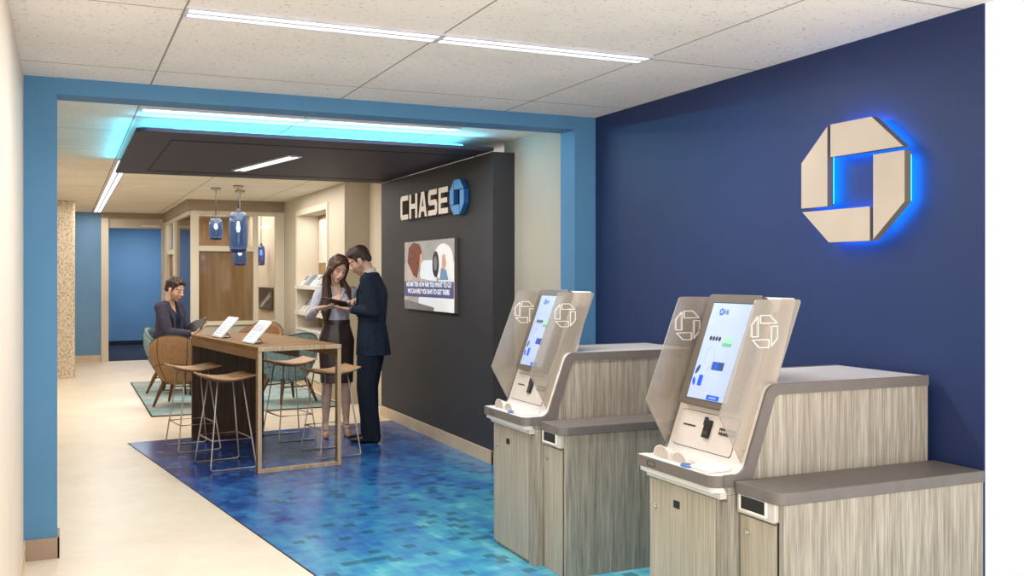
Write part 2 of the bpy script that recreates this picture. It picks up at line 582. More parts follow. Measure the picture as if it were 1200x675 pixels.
# back room: right side walls
struct('wall_right_beige', (3.376, 6.16, 0), (3.50, 7.60, H2), M['beige'])
bm = bmesh.new()
box(bm, (3.18, 7.39, 0.0), (3.50, 10.49, 2.553))
o = obj('wall_feature', bm, M['char']); o['kind'] = 'structure'
bm = bmesh.new()
box(bm, (3.164, 7.374, 0), (3.18, 10.49, 0.115)); box(bm, (3.164, 7.374, 0), (3.376, 7.39, 0.115))
o = obj('baseboard_feature', bm, M['base'], bevel=0.002); o['kind'] = 'structure'
struct('baseboard_right', (3.366, 6.16, 0), (3.376, 7.374, 0.115), M['base'])
struct('wall_right_return', (3.37, 10.49, 0), (3.50, 11.6, H2), M['beige_l'])
# alcove wall: pier, lintel, recess
AX, AY0, AY1 = 3.06, 12.45, 14.2
bm = bmesh.new()
box(bm, (AX, 11.6, 0), (3.50, AY0, H2))
box(bm, (AX, AY1, 0), (3.50, 15.2, H2))
box(bm, (AX, AY0, 2.40), (3.50, AY1, H2))
o = obj('wall_alcove', bm, M['beige']); o['kind'] = 'structure'
struct('wall_alcove_back', (3.36, AY0, 0.8), (3.50, AY1, 2.40), M['officewood'])
bm = bmesh.new()                                             # pale lining and frame of the alcove
box(bm, (AX - 0.012, AY1 - 0.012, 0.80), (3.36, AY1, 2.40))
box(bm, (AX - 0.012, AY0, 0.80), (3.36, AY0 + 0.012, 2.40))
box(bm, (AX - 0.02, AY1 + 0.0005, 0.0), (AX - 0.0005, AY1 + 0.06, 2.47))
box(bm, (AX - 0.02, AY0 - 0.06, 0.0), (AX - 0.0005, AY0 - 0.0005, 2.47))
box(bm, (AX - 0.02, AY0, 2.39), (AX - 0.0005, AY1, 2.47))
o = obj('trim_1', bm, M['beige_l']); o['kind'] = 'structure'
struct('baseboard_alcove', (AX - 0.012, 11.6, 0), (AX, AY0 - 0.06, 0.12), M['base'])
# far wall with doorway
bm = bmesh.new()
DX0, DX1, DH = 0.72, 1.63, 2.39
box(bm, (-0.4, 19.05, 0), (0.60, 19.25, H2))
o = obj('wall_far', bm, M['blue_far']); o['kind'] = 'structure'
struct('baseboard_far', (-0.2, 19.035, 0), (0.59, 19.05, 0.12), M['base'])
dr = empty_struct('door_1', (0, 19.05, 0))
bx('door_post', (0.60, -0.06, 0), (DX0, 0.2, H2 - 0.10), M['beige_l'], dr)
bx('door_post', (DX1, -0.02, 0), (1.72, 0.2, H2 - 0.10), M['beige'], dr)
bx('door_head', (0.60, -0.07, H2 - 0.10), (1.72, 0.2, H2), M['taupe'], dr)
bx('transom', (DX0, -0.01, DH), (DX1, 0.2, H2 - 0.10), M['beige'], dr)
bx('door_closer', (1.28, -0.05, DH + 0.03), (1.58, -0.01, DH + 0.06), M['white'], dr)
struct('wall_corridor', (0.0, 23.3, 0), (3.4, 23.5, H2), M['blue_far'])
struct('wall_corridor_left', (0.3, 19.25, 0), (0.4, 23.3, H2), M['blue_far'])
struct('wall_corridor_right', (2.6, 19.25, 0), (2.7, 23.3, H2), M['blue_far'])
struct('ceiling', (0.0, 19.05, H2 + 0.002), (3.4, 23.5, H2 + 0.12), M['ceil2'])
struct('floor_corridor', (0.4, 19.10, 0.0), (2.6, 23.3, 0.008), M['dkfloor'])
struct('baseboard_corridor', (0.4, 23.28, 0), (2.6, 23.3, 0.10), M['seam'])
# speckled column
bm = bmesh.new(); prism(bm, rrect(-0.20, 16.2, 0.15, 16.5, 0.05), 0, H2, XY)
o = obj('wall_column', bm, M['column']); o['kind'] = 'structure'

# ------------------------------------------------------------------ glazed office
OX0, OX1, OY0, OY1 = 1.70, 3.06, 15.2, 19.05
def slab_mesh(name, boxes, mat, parent, bevel=0.0):
    bm = bmesh.new()
    for lo, hi in boxes: box(bm, lo, hi)
    return obj(name, bm, mat, parent, bevel)
w1 = empty_struct('window_1', (OX0, OY0, 0))
W = OX1 - OX0
slab_mesh('frame', [((0, -0.04, 0), (0.11, 0.06, 2.50)), ((W - 0.13, -0.04, 0), (W, 0.06, 2.50)),
                    ((0.90, -0.035, 0.86), (0.97, 0.055, 2.44)),
                    ((0.11, -0.03, 2.44), (W - 0.13, 0.05, 2.50)), ((0.11, -0.03, 1.90), (0.90, 0.05, 1.98)),
                    ((0.11, -0.05, 0.80), (W - 0.13, 0.06, 0.86))], M['beige_l'], w1, 0.004)
slab_mesh('header', [((-0.06, -0.06, 2.50), (W, 0.06, H2))], M['taupe'], w1)
slab_mesh('knee_panel', [((0.11, -0.02, 0.0), (W - 0.13, 0.04, 0.80))], M['beige'], w1)
slab_mesh('wood_panel', [((0.11, 0.02, 0.86), (0.90, 0.04, 1.90))], M['officewood'], w1)
slab_mesh('pane', [((0.11, 0.0, 0.86), (0.90, 0.008, 1.90))], M['glass'], w1)
slab_mesh('pane', [((0.11, 0.0, 1.98), (0.90, 0.008, 2.44))], M['glass'], w1)
slab_mesh('pane', [((0.97, 0.0, 0.86), (W - 0.13, 0.008, 2.44))], M['glass'], w1)
w2 = empty_struct('window_2', (OX0, OY0, 0))
L = OY1 - OY0
slab_mesh('frame', [((-0.04, 1.98, 0), (0.06, 2.2, 2.50)), ((-0.04, L - 0.45, 0), (0.06, L - 0.02, 2.50)),
                    ((-0.03, 0.06, 2.44), (0.05, L - 0.45, 2.50)), ((-0.03, 2.2, 1.90), (0.05, L - 0.45, 1.98)),
                    ((-0.03, 0.06, 0), (0.05, L - 0.45, 0.14))], M['beige_l'], w2, 0.004)
slab_mesh('header', [((-0.06, 0.062, 2.50), (0.06, L - 0.05, H2))], M['taupe'], w2)
slab_mesh('wood_panel', [((0.02, 2.2, 0.14), (0.04, L - 0.45, 1.90))], M['officewood'], w2)
slab_mesh('pane', [((0.0, 0.06, 0.14), (0.008, 1.98, 2.44))], M['dkglass'], w2)
slab_mesh('pane', [((0.0, 2.2, 1.98), (0.008, L - 0.45, 2.44))], M['glass'], w2)
struct('wall_office_back', (1.76, 19.05, 0), (3.16, 19.2, H2), M['officewood'])
struct('wall_office_right', (3.062, 15.2, 0), (3.16, 19.05, H2), M['beige_l'])

# ------------------------------------------------------------------ floor coverings
th = R_(7.86)
Ax, Ay = 0.535, 9.71
def to_local(p):
    dx, dy = p[0] - Ax, p[1] - Ay
    return (dx * math.cos(th) + dy * math.sin(th), -dx * math.sin(th) + dy * math.cos(th))
t_far = (3.163 - Ax) / math.cos(th)
wp = [(Ax, Ay)]
k = 7.7
wp.append((Ax + k * math.sin(th), Ay - k * math.cos(th)))
wp.append((3.33, 2.08))
wp += [(3.33, 5.94), (3.163, 5.94), (3.163, Ay + t_far * math.sin(th))]
bm = bmesh.new(); prism(bm, [to_local(p) for p in wp], 0.0005, 0.006, XY)
cp = obj('mosaic_carpet', bm, M['carpet'], loc=(Ax, Ay, 0)); cp.rotation_euler = (0, 0, th)
tag(cp, 'glossy blue mosaic patterned floor carpet under the bar table and machines', 'carpet')
bm = bmesh.new()
pp = [Vector((*to_local(p), 0.001)) for p in (wp[1], wp[0], wp[-1])]
tube(bm, pp, 0.005, 6)
hm = obj('carpet_hem', bm, M['seam'], cp)
bm = bmesh.new(); prism(bm, rrect(0.87, 11.4, 2.98, 15.1, 0.01), 0.0005, 0.010, XY)
rg = obj('lounge_rug', bm, M['rug']); tag(rg, 'mottled teal and grey rug under the lounge chairs', 'rug')
bm = bmesh.new()
tube(bm, [(0.87, 11.4, 0.006), (2.98, 11.4, 0.006), (2.98, 15.1, 0.006), (0.87, 15.1, 0.006)], 0.009, 6, closed=True)
obj('rug_hem', bm, M['pipe'], rg)

# ------------------------------------------------------------------ ceiling lights
def linear_light(label, length, width, loc, rz=0.0, mat='led', group=None, div=0):
    """recessed strip: frame, two diffusers (length along local x), top flush with the ceiling"""
    t = thing('ceiling_light', label, 'ceiling light', loc, rz, group)
    w = width / 2
    bm = bmesh.new()
    e = 0.012
    box(bm, (0, -w, -0.012), (length, -w + e, 0)); box(bm, (0, w - e, -0.012), (length, w, 0))
    box(bm, (0, -w + e, -0.012), (e, w - e, 0)); box(bm, (length - e, -w + e, -0.012), (length, w - e, 0))
    box(bm, (e, -0.12 * w, -0.012), (length - e, 0.12 * w, 0))
    for i in range(div):
        x = (i + 1) * length / (div + 1)
        box(bm, (x - 0.012, -w + e, -0.011), (x + 0.012, w - e, 0))
    obj('fixture_frame', bm, M['led_frame'], t)
    bm = bmesh.new(); box(bm, (e, -w + e, -0.008), (length - e, w - e, -0.002))
    obj('diffuser', bm, M[mat], t)
    return t
linear_light('white linear ceiling light nearest the entrance, left half above the front floor', 1.1, 0.15, (0.448, 4.22, H1))
linear_light('white linear ceiling light above the teller machines, right half of the front strip', 1.1, 0.15, (1.55, 4.22, H1))
linear_light('cyan tinted linear ceiling light behind the blue portal, left half', 1.1, 0.13, (0.47, 7.02, H2), mat='led')
linear_light('cyan tinted linear ceiling light behind the blue portal, right half near the beige wall', 1.15, 0.13, (1.58, 7.02, H2), mat='led')
linear_light('long segmented ceiling light running to the far blue doorway', 8.6, 0.13, (0.53, 10.2, H2), R_(90), mat='led', div=6)
linear_light('small ceiling light inside the glazed office', 1.0, 0.14, (1.85, 16.6, H2), mat='led')

# ------------------------------------------------------------------ dark canopy
cn = thing('ceiling_canopy', 'dark slate ceiling canopy panel hung above the bar table', 'canopy', (0.46, 7.36, 2.555))
CW, CD = 3.18 - 0.46 - 0.003, 10.49 - 7.36
bm = bmesh.new()
prism(bm, rounded([(0, 0, 0.08), (CW, 0, 0), (CW, CD, 0), (0, CD, 0.02)]), 0, 0.03, XY)
obj('canopy_panel', bm, M['canopy'], cn, 0.004)
bm = bmesh.new()                                              # seam of the inset panel, a shallow raised bead
for lo, hi in (((0.27, 0.38, -0.004), (0.279, 2.75, 0.0)), ((0.27, 0.38, -0.004), (CW, 0.389, 0.0)), ((0.27, 2.741, -0.004), (CW, 2.75, 0.0))):
    box(bm, lo, hi)
obj('inset_seam', bm, M['seam'], cn)
for x in (0.5, 1.4, 2.3):
    for y in (0.9, 2.3):
        bm = bmesh.new(); cyl(bm, (x, y, 0.03), (x, y, H2 - 2.555), 0.012, 10); obj('hanger', bm, M['led_frame'], cn)
bm = bmesh.new()                                              # cyan strips laid on top, along the near and left edges
box(bm, (0.25, 0.05, 0.031), (CW - 0.25, 0.075, 0.046)); box(bm, (0.06, 0.3, 0.031), (0.085, CD - 0.3, 0.046))
obj('led_strip', bm, M['cyanled'], cn)
linear_light('slim white light set in the underside of the dark canopy', 1.40, 0.13, (1.52, 9.72, 2.555), math.atan2(-1.38, 0.255))

# ------------------------------------------------------------------ illuminated wall sign on the charcoal wall
SX = 3.18
sg = thing('wall_sign', 'raised pale block letters with blue octagon emblem on the charcoal wall', 'sign',
           mat4=basis((SX, 9.66, 2.105), (0, -1, 0), (0, 0, 1)))
def bar(bm, pts, mi=0): prism(bm, pts, 0.012, 0.05, XY, 0, 1)
lw, lh = 0.245, 0.24
def letter_polys(ch, w, h):
    t, v = 0.062, 0.050            # stem and bar weight
    c = 0.03
    if ch == 'C':
        return [[(c, 0), (w, 0), (w, v), (t, v + 0.0), (t, h - v), (w, h - v), (w, h), (c, h), (0, h - c), (0, c)]]
    if ch == 'H':
        m0, m1 = h * 0.5 - v * 0.5, h * 0.5 + v * 0.5
        return [[(0, 0), (t, 0), (t, m0), (w - t, m0), (w - t, 0), (w, 0), (w, h), (w - t, h), (w - t, m1), (t, m1), (t, h), (0, h)]]
    if ch == 'A':
        k = 0.085
        return [[(0, 0), (t, 0), (t + 0.018, h * 0.22), (w - t - 0.018, h * 0.22), (w - t, 0), (w, 0), (w - k + 0.005, h), (k - 0.005, h)],
                ]
    if ch == 'S':
        m0, m1 = h * 0.5 - v * 0.5, h * 0.5 + v * 0.5
        return [[(0, 0), (w - c, 0), (w, c), (w, m1 - c), (w - c, m1), (t, m1), (t, h - v), (w - 0.01, h - v), (w - 0.01, h), (c, h), (0, h - c), (0, m0 + c), (c, m0), (w - t, m0), (w - t, v), (0, v)]]
    if ch == 'E':
        m0, m1 = h * 0.5 - v * 0.45, h * 0.5 + v * 0.45
        return [[(0, 0), (w, 0), (w, v), (t, v), (t, m0), (w - 0.02, m0), (w - 0.02, m1), (t, m1), (t, h - v), (w, h - v), (w, h), (0, h)]]
x = 0.0
for ch in 'CHASE':
    bm = bmesh.new()
    for p in letter_polys(ch, lw, lh): bar(bm, [(a + x, b) for a, b in p])
    if ch == 'A':      # the counter of the A, set as a dark triangle recess on the face
        prism(bm, [(x + 0.098, lh * 0.42), (x + lw - 0.098, lh * 0.42), (x + lw / 2, lh * 0.78)], 0.05, 0.0508, XY, 2)
    obj('letter', bm, [M['letter'], M['logo_side'], M['char']], sg)
    x += lw + 0.036
ex, ey = x + 0.192, lh / 2 + 0.005
for pc in octagon_pieces(0.170, 0.152, 0.025):
    bm = bmesh.new(); prism(bm, [(a + ex, b + ey) for a, b in pc], 0.012, 0.055, XY, 0, 1)
    obj('emblem_piece', bm, [M['logo_b'], M['logo_b2']], sg)

# ------------------------------------------------------------------ display screen on the charcoal wall
tv = thing('wall_display', 'wide advertising screen with two people pictured, on the charcoal wall', 'screen',
           mat4=basis((SX, 9.57, 1.205), (0, -1, 0), (0, 0, 1)))
tw, thh = 1.41, 0.675
bm = bmesh.new(); box(bm, (0, 0, 0.0), (tw, thh, 0.035))
obj('housing', bm, M['bezel'], tv, 0.004)
pm = [plain('pic_wall', (176, 172, 166), 0.5, emit=0.25), plain('pic_hair', (122, 62, 40), 0.5, var=0.2, nscale=25, emit=0.2),
      plain('pic_skin', (226, 178, 150), 0.5, emit=0.25), plain('pic_cloth', (196, 184, 178), 0.5, emit=0.25),
      plain('pic_light', (226, 232, 240), 0.5, emit=0.45), plain('pic_helmet', (236, 234, 232), 0.5, emit=0.4),
      plain('pic_dark', (38, 34, 36), 0.5), plain('pic_band', (84, 86, 132), 0.5, emit=0.3), plain('pic_text', (240, 240, 250), 0.5, emit=0.5),
      plain('pic_grey', (128, 128, 132), 0.5, emit=0.2), plain('pic_bluecloth', (120, 150, 190), 0.5, emit=0.25)]
bm = bmesh.new()
Z = 0.0362
W_, H_ = tw - 0.012, thh - 0.012
def P(pts, layer, mi): poly(bm, [(0.006 + a * W_, 0.006 + b * H_) for a, b in pts], Z + 0.0006 * layer, mi)
P([(0, 0), (1, 0), (1, 1), (0, 1)], 0, 0)
P([(0.30, 0.0), (0.68, 0.0), (0.66, 0.72), (0.36, 0.72)], 1, 4)
P([(0, 0), (1, 0), (1, 0.16), (0.62, 0.05), (0.0, 0.14)], 2, 9)
P([(0.0, 0.66), (0.10, 0.74), (0.30, 0.58), (0.36, 0.46), (0.66, 0.42), (0.66, 0.34), (0.28, 0.30), (0.0, 0.12)], 3, 3)
P([(0.10, 0.92), (0.20, 0.99), (0.33, 0.96), (0.385, 0.84), (0.34, 0.80), (0.33, 0.66), (0.28, 0.46), (0.20, 0.50), (0.14, 0.60), (0.07, 0.70)], 5, 1)
P(oval(0.33, 0.755, 0.055, 0.12), 4, 2)
P([(0.385, 0.76), (0.405, 0.70), (0.38, 0.68)], 4, 2)
P(oval(0.80, 0.69, 0.19, 0.25, 28), 4, 5)
P([(0.62, 0.0), (1, 0.0), (1, 0.70), (0.9, 0.5), (0.72, 0.44)], 3, 5)
P(oval(0.66, 0.66, 0.065, 0.185), 5, 6)
P(oval(0.655, 0.67, 0.034, 0.10), 6, 9)
P([(0.79, 0.78), (0.84, 0.80), (0.86, 0.66), (0.83, 0.56), (0.77, 0.58)], 5, 2)
P([(0.76, 0.60), (0.86, 0.58), (0.90, 0.44), (0.74, 0.44)], 6, 10)
P([(0.0, 0.19), (1, 0.19), (1, 0.415), (0, 0.415)], 8, 7)
Mt = T(0.015 + W_ * 0.5, 0.015 + H_ * 0.325, Z + 0.0058)
text_bm(bm, 'NO MATTER HOW FAR YOU WANT TO GO', 0.064, Mt, mi=8, align='CENTER', bold=0.0012)
text_bm(bm, 'WE CAN HELP YOU SAVE TO GET THERE', 0.064, T(0.015 + W_ * 0.5, 0.015 + H_ * 0.225, Z + 0.0058), mi=8, align='CENTER', bold=0.0012)
obj('picture', bm, pm, tv)

# ------------------------------------------------------------------ big octagon emblem on the navy wall
NX = 3.33
eY0, eY1 = 3.775, 3.13
eb = thing('wall_emblem', 'large backlit beige octagon emblem of four angled blocks on the navy wall', 'sign',
           mat4=basis((NX, (eY0 + eY1) / 2, 1.975), (0, -1, 0), (0, 0, 1)))
erx, ery = (eY0 - eY1) / 2, 0.275
for pc in octagon_pieces(erx, ery, 0.03):
    bm = bmesh.new(); prism(bm, pc, 0.040, 0.080, XY, 0, 1)
    o = obj('emblem_block', bm, [M['logo'], M['logo_side']], eb, 0.002)
    cx = sum(p[0] for p in pc) / 4; cy = sum(p[1] for p in pc) / 4
    bm = bmesh.new(); prism(bm, [(cx + (a - cx) * 0.90, cy + (b - cy) * 0.90) for a, b in pc], 0.030, 0.036, XY)
    obj('backlight', bm, M['halo'], o)
    bm = bmesh.new()
    cyl(bm, (cx, cy, 0.0), (cx, cy, 0.030), 0.008, 8)
    obj('standoff', bm, M['logo_side'], o)

# ------------------------------------------------------------------ pendant lamps
def pendant(label, px, y0, y1, halfw, z, mat='blueglass', ceil=H2, group='blue glass pendant lamps'):
    top = at_depth(px, y0, z); bot = at_depth(px, y1, z)
    r = halfw * z / FPX
    h = top.z - bot.z
    t = thing('pendant_lamp', label, 'pendant lamp', (top.x, top.y, bot.z), 0, group)
    prof = []
    def rad(q): return r * (1.0 - 0.30 * abs(1.9 * q - 0.92) ** 3.2)
    for i in range(21):
        q = i / 20
        prof.append((rad(q), q * h))
    prof = [(0.0, 0.0), (rad(0) * 0.93, 0.0)] + prof[1:-1] + [(rad(1) * 0.9, h), (0.02, h + 0.005)]
    bm = bmesh.new(); lathe(bm, prof, n=28)
    obj('glass_shade', bm, M[mat], t)
    bm = bmesh.new(); lathe(bm, [(0, -0.001), (rad(0) * 0.95, -0.001), (rad(0.05) + 0.001, h * 0.05), (rad(0.11) + 0.001, h * 0.11), (rad(0.11) - 0.004, h * 0.11), (rad(0.03) - 0.006, h * 0.03), (0, h * 0.02)], n=28)
    obj('dark_foot', bm, M['dbg'], t)
    bm = bmesh.new(); lathe(bm, [(0, h * 0.78), (0.022, h * 0.78), (0.022, h + 0.02), (0.008, h + 0.05), (0, h + 0.05)], n=16)
    obj('lamp_holder', bm, M['dkgrey'], t)
    bm = bmesh.new(); lathe(bm, [(0, h * 0.50), (0.018, h * 0.53), (0.026, h * 0.6), (0.018, h * 0.72), (0.012, h * 0.78), (0, h * 0.78)], n=16)
    obj('bulb', bm, M['bulb'], t)
    bm = bmesh.new(); cyl(bm, (0, 0, h), (0, 0, ceil - bot.z), 0.006, 8)
    obj('cord', bm, M['dkgrey'], t)
    bm = bmesh.new(); lathe(bm, [(0, ceil - bot.z - 0.03), (0.062, ceil - bot.z - 0.03), (0.065, ceil - bot.z), (0, ceil - bot.z)], n=24)
    obj('ceiling_rose', bm, M['taupe'], t)
    return t
pendant('small round blue glass pendant lamp, nearest the seated man', 253, 256.5, 281, 8, 12.6)
pendant('largest tall blue glass pendant lamp, in front of the others', 279.2, 249, 296, 11, 12.3)
pendant('small blue glass pendant lamp hanging lowest, behind the largest one', 281.2, 288, 311, 8.2, 13.0)
pendant('slim cobalt blue pendant lamp inside the glazed office', 306, 288, 311, 4.6, 16.2, 'blueglass2')

# ------------------------------------------------------------------ office picture
p0 = at_depth(319, 350, 19.0)
of = thing('framed_picture', 'dark framed abstract picture inside the glazed office', 'picture', (3.06, 16.6, 0.97))
bm = bmesh.new(); box(bm, (-0.025, -0.6, 0), (0, 0.6, 0.37)); obj('picture_frame', bm, M['dkgrey'], of, 0.003)
bm = bmesh.new(); prism(bm, [(-0.45, 0.30), (-0.45, 0.22), (0.30, 0.03), (0.45, 0.03), (0.40, 0.07)], -0.03, -0.026, YZ)
obj('print', bm, M['paper_g'], of)

# ------------------------------------------------------------------ alcove: counter, shelves, brochures, poster
cb = thing('alcove_cabinet', 'low cream cabinet built into the alcove under the brochure shelves', 'cabinet', (AX, AY0, 0))
AW = AY1 - AY0
bm = bmesh.new(); box(bm, (0.002, 0.014, 0), (0.299, AW - 0.014, 0.77)); obj('carcass', bm, M['beige_l'], cb)
bm = bmesh.new(); box(bm, (-0.03, 0.013, 0.77), (0.299, AW - 0.013, 0.80)); obj('worktop', bm, M['white'], cb, 0.003)
bm = bmesh.new(); box(bm, (-0.012, 0.014, 0), (0.0, AW - 0.014, 0.12)); obj('plinth', bm, M['base'], cb)
for i in range(2):
    y0 = 0.03 + i * (AW - 0.06) / 2
    bm = bmesh.new(); box(bm, (-0.016, y0 + 0.004, 0.135), (0.0, y0 + (AW - 0.06) / 2 - 0.004, 0.76))
    d = obj('door', bm, M['beige_l'], cb, 0.003)
    bm = bmesh.new(); cyl(bm, (-0.03, y0 + (0.72 if i == 0 else 0.10), 0.62), (-0.016, y0 + (0.72 if i == 0 else 0.10), 0.62), 0.012, 12); obj('knob', bm, M['chrome'], d)
brc = [M['paper'], M['paper_b'], M['paper_g'], M['paper']]
for zi, (zs, lev) in enumerate(((1.38, 'upper'), (1.02, 'lower'))):
    sh = thing('brochure_shelf', 'slim white %s shelf holding leaflets in the alcove' % lev, 'shelf', (3.36, AY0 + 0.02, zs))
    bm = bmesh.new(); box(bm, (-0.34, 0, -0.03), (0, AW - 0.04, -0.012)); obj('board', bm, M['white'], sh, 0.002)
    bm = bmesh.new(); box(bm, (-0.35, 0, -0.03), (-0.34, AW - 0.04, 0.025)); obj('lip', bm, M['white'], sh, 0.002)
    for i in range(8):
        y = AY0 + 0.14 + i * 0.205
        bm = bmesh.new()
        Mr = T(3.06, y, zs - 0.0035) @ Matrix.Rotation(R_(40), 4, 'Y')
        box(bm, (0, 0, 0), (0.012, 0.15, 0.23), 0, Mr)
        box(bm, (-0.0012, 0.015, 0.13), (0, 0.135, 0.21), 1, Mr)
        b = obj('brochure', bm, [brc[(i + zi) % 4], M['scr_n'] if i % 2 else M['paper_g']])
        tag(b, 'printed leaflet leaning on the %s alcove shelf' % lev, 'brochure', 'leaflets on the %s alcove shelf' % lev)
po = thing('wall_poster', 'pale poster with a blue figure on the wooden alcove back', 'poster', mat4=basis((3.36, 14.13, 1.72), (0, -1, 0), (0, 0, 1)))
bm = bmesh.new(); box(bm, (0, 0, 0), (0.85, 0.62, 0.012)); obj('board', bm, M['paper'], po)
bm = bmesh.new(); poly(bm, oval(0.55, 0.50, 0.08, 0.07), 0.0135, 0); poly(bm, [(0.44, 0.25), (0.7, 0.22), (0.66, 0.44), (0.46, 0.44)], 0.0135, 1); obj('print', bm, [M['scr_n'], M['paper_b']], po)

# ------------------------------------------------------------------ bar table
TZ = 0.987
TRZ = R_(8.2)
tb = thing('bar_table', 'long tall oak bar table with dark end panel and open frame leg', 'table', (1.57, 8.795, 0.006), TRZ)
hx, hy = 0.345, 0.975
bm = bmesh.new(); box(bm, (-hx, -hy + 0.0, TZ - 0.04), (hx, hy, TZ - 0.006)); obj('tabletop', bm, M['oak'], tb, 0.003)
for s in (-1, 1):
    bm = bmesh.new(); box(bm, (s * hx - 0.018 * (s > 0), -hy + 0.055, TZ - 0.105), (s * hx + 0.018 * (s < 0), hy - 0.03, TZ - 0.0405)); obj('apron', bm, M['oak_side'], tb, 0.002)
bm = bmesh.new(); box(bm, (-hx, hy - 0.032, 0), (hx, hy - 0.001, TZ - 0.0405)); obj('end_panel', bm, M['walnut'], tb, 0.002)
bm = bmesh.new(); box(bm, (-0.012, -hy + 0.055, TZ - 0.1), (0.012, hy - 0.033, TZ - 0.041)); obj('beam', bm, M['walnut'], tb)
# near frame: two legs, a floor bar, a front edge band
for s in (-1, 1):
    bm = bmesh.new(); box(bm, (s * hx - 0.032 * (s > 0), -hy + 0.0, 0.0), (s * hx + 0.032 * (s < 0), -hy + 0.054, TZ - 0.041), 0)
    bm.faces.ensure_lookup_table()
    for f in bm.faces:
        f.normal_update()
        if abs(f.normal.x) > 0.5: f.material_index = 1
    obj('leg', bm, [M['ash'], M['oak_side']], tb, 0.002)
bm = bmesh.new(); box(bm, (-hx + 0.032, -hy, 0.0), (hx - 0.032, -hy + 0.054, 0.028)); obj('floor_bar', bm, M['ash'], tb, 0.002)
bm = bmesh.new(); box(bm, (-hx, -hy - 0.006, TZ - 0.04), (hx, -hy + 0.0, TZ - 0.0055)); obj('edge_band', bm, M['ash'], tb, 0.001)

# ------------------------------------------------------------------ bar stools
def make_stool(label):
    t = thing('bar_stool', label, 'stool', (0, 0, 0), 0, 'bar stools at the oak table')
    bm = bmesh.new()
    NXs, NYs = 22, 12
    def zprof(x):
        q = (x + 0.21) / 0.42
        return 0.722 + 0.030 * (1 - q) ** 3 - 0.018 * math.sin(PI * q * 1.15) + 0.014 * q ** 2 - 0.05 * max(0, q - 0.82) ** 1.2
    top, bot = [], []
    for i in range(NXs + 1):
        x = -0.21 + 0.42 * i / NXs
        hw = 0.19 * (1 - 0.06 * abs(x / 0.21) ** 4)
        ra, rb = [], []
        for j in range(NYs + 1):
            y = -hw + 2 * hw * j / NYs
            zz = zprof(x) + 0.005 * (y / hw) ** 2
            ra.append(bm.verts.new((x, y, zz)))
            e = max(abs(y) / hw, abs(x) / 0.21)
            rb.append(bm.verts.new((x * 0.985, y * 0.97, zz - 0.014 - 0.022 * (1 - e ** 4))))
        top.append(ra); bot.append(rb)
    for i in range(NXs):
        for j in range(NYs):
            bm.faces.new((top[i][j], top[i + 1][j], top[i + 1][j + 1], top[i][j + 1]))
            bm.faces.new((bot[i][j], bot[i][j + 1], bot[i + 1][j + 1], bot[i + 1][j])).material_index = 1
    for i in range(NXs):
        bm.faces.new((top[i][0], bot[i][0], bot[i + 1][0], top[i + 1][0])); bm.faces.new((top[i][NYs], top[i + 1][NYs], bot[i + 1][NYs], bot[i][NYs]))
    for j in range(NYs):
        bm.faces.new((top[0][j], top[0][j + 1], bot[0][j + 1], bot[0][j])); bm.faces.new((top[NXs][j], bot[NXs][j], bot[NXs][j + 1], top[NXs][j + 1]))
    obj('seat', bm, [M['leather'], M['seatu']], t, smooth=True)
    r = 0.0062
    for s in (-1, 1):
        bm = bmesh.new()
        path = [(-0.10, s * 0.13, 0.70), (-0.178, s * 0.225, 0.05), (-0.182, s * 0.23, 0.022), (-0.165, s * 0.232, 0.0065), (0.165, s * 0.232, 0.0065),
                (0.182, s * 0.23, 0.022), (0.178, s * 0.225, 0.05), (0.10, s * 0.13, 0.70)]
        tube(bm, path, r, 8)
        obj('sled_leg', bm, M['wire'], t)
    zz = 0.235
    q = (0.70 - zz) / 0.65
    fx, fy = 0.10 + 0.078 * q, 0.13 + 0.095 * q
    bm = bmesh.new()
    tube(bm, [(-fx, -fy, zz), (fx, -fy, zz), (fx, fy, zz), (-fx, fy, zz)], r, 8, closed=True)
    obj('foot_ring', bm, M['wire'], t)
    bm = bmesh.new()
    tube(bm, [(-0.10, -0.13, 0.697), (0.10, -0.13, 0.697), (0.10, 0.13, 0.697), (-0.10, 0.13, 0.697)], r, 8, closed=True)
    obj('seat_bracket', bm, M['wire'], t)
    return t
st0 = make_stool('tan saddle stool on the left of the oak table, nearest the viewer')
st0.location = (1.19, 8.25, 0.006); st0.rotation_euler = (0, 0, TRZ)
for (x, y, rz, lb) in ((1.045, 9.20, TRZ, 'tan saddle stool left of the oak table, farther one by dark end panel'),
                       (2.10, 8.43, TRZ + PI, 'tan saddle stool on the right of the oak table, in front of the standing woman'),
                       (1.945, 9.40, TRZ + PI, 'tan saddle stool on the right of the oak table, farther one before the teal chair')):
    s = copy_tree(st0); s.location = (x, y, 0.006); s.rotation_euler = (0, 0, rz); s['label'] = lb

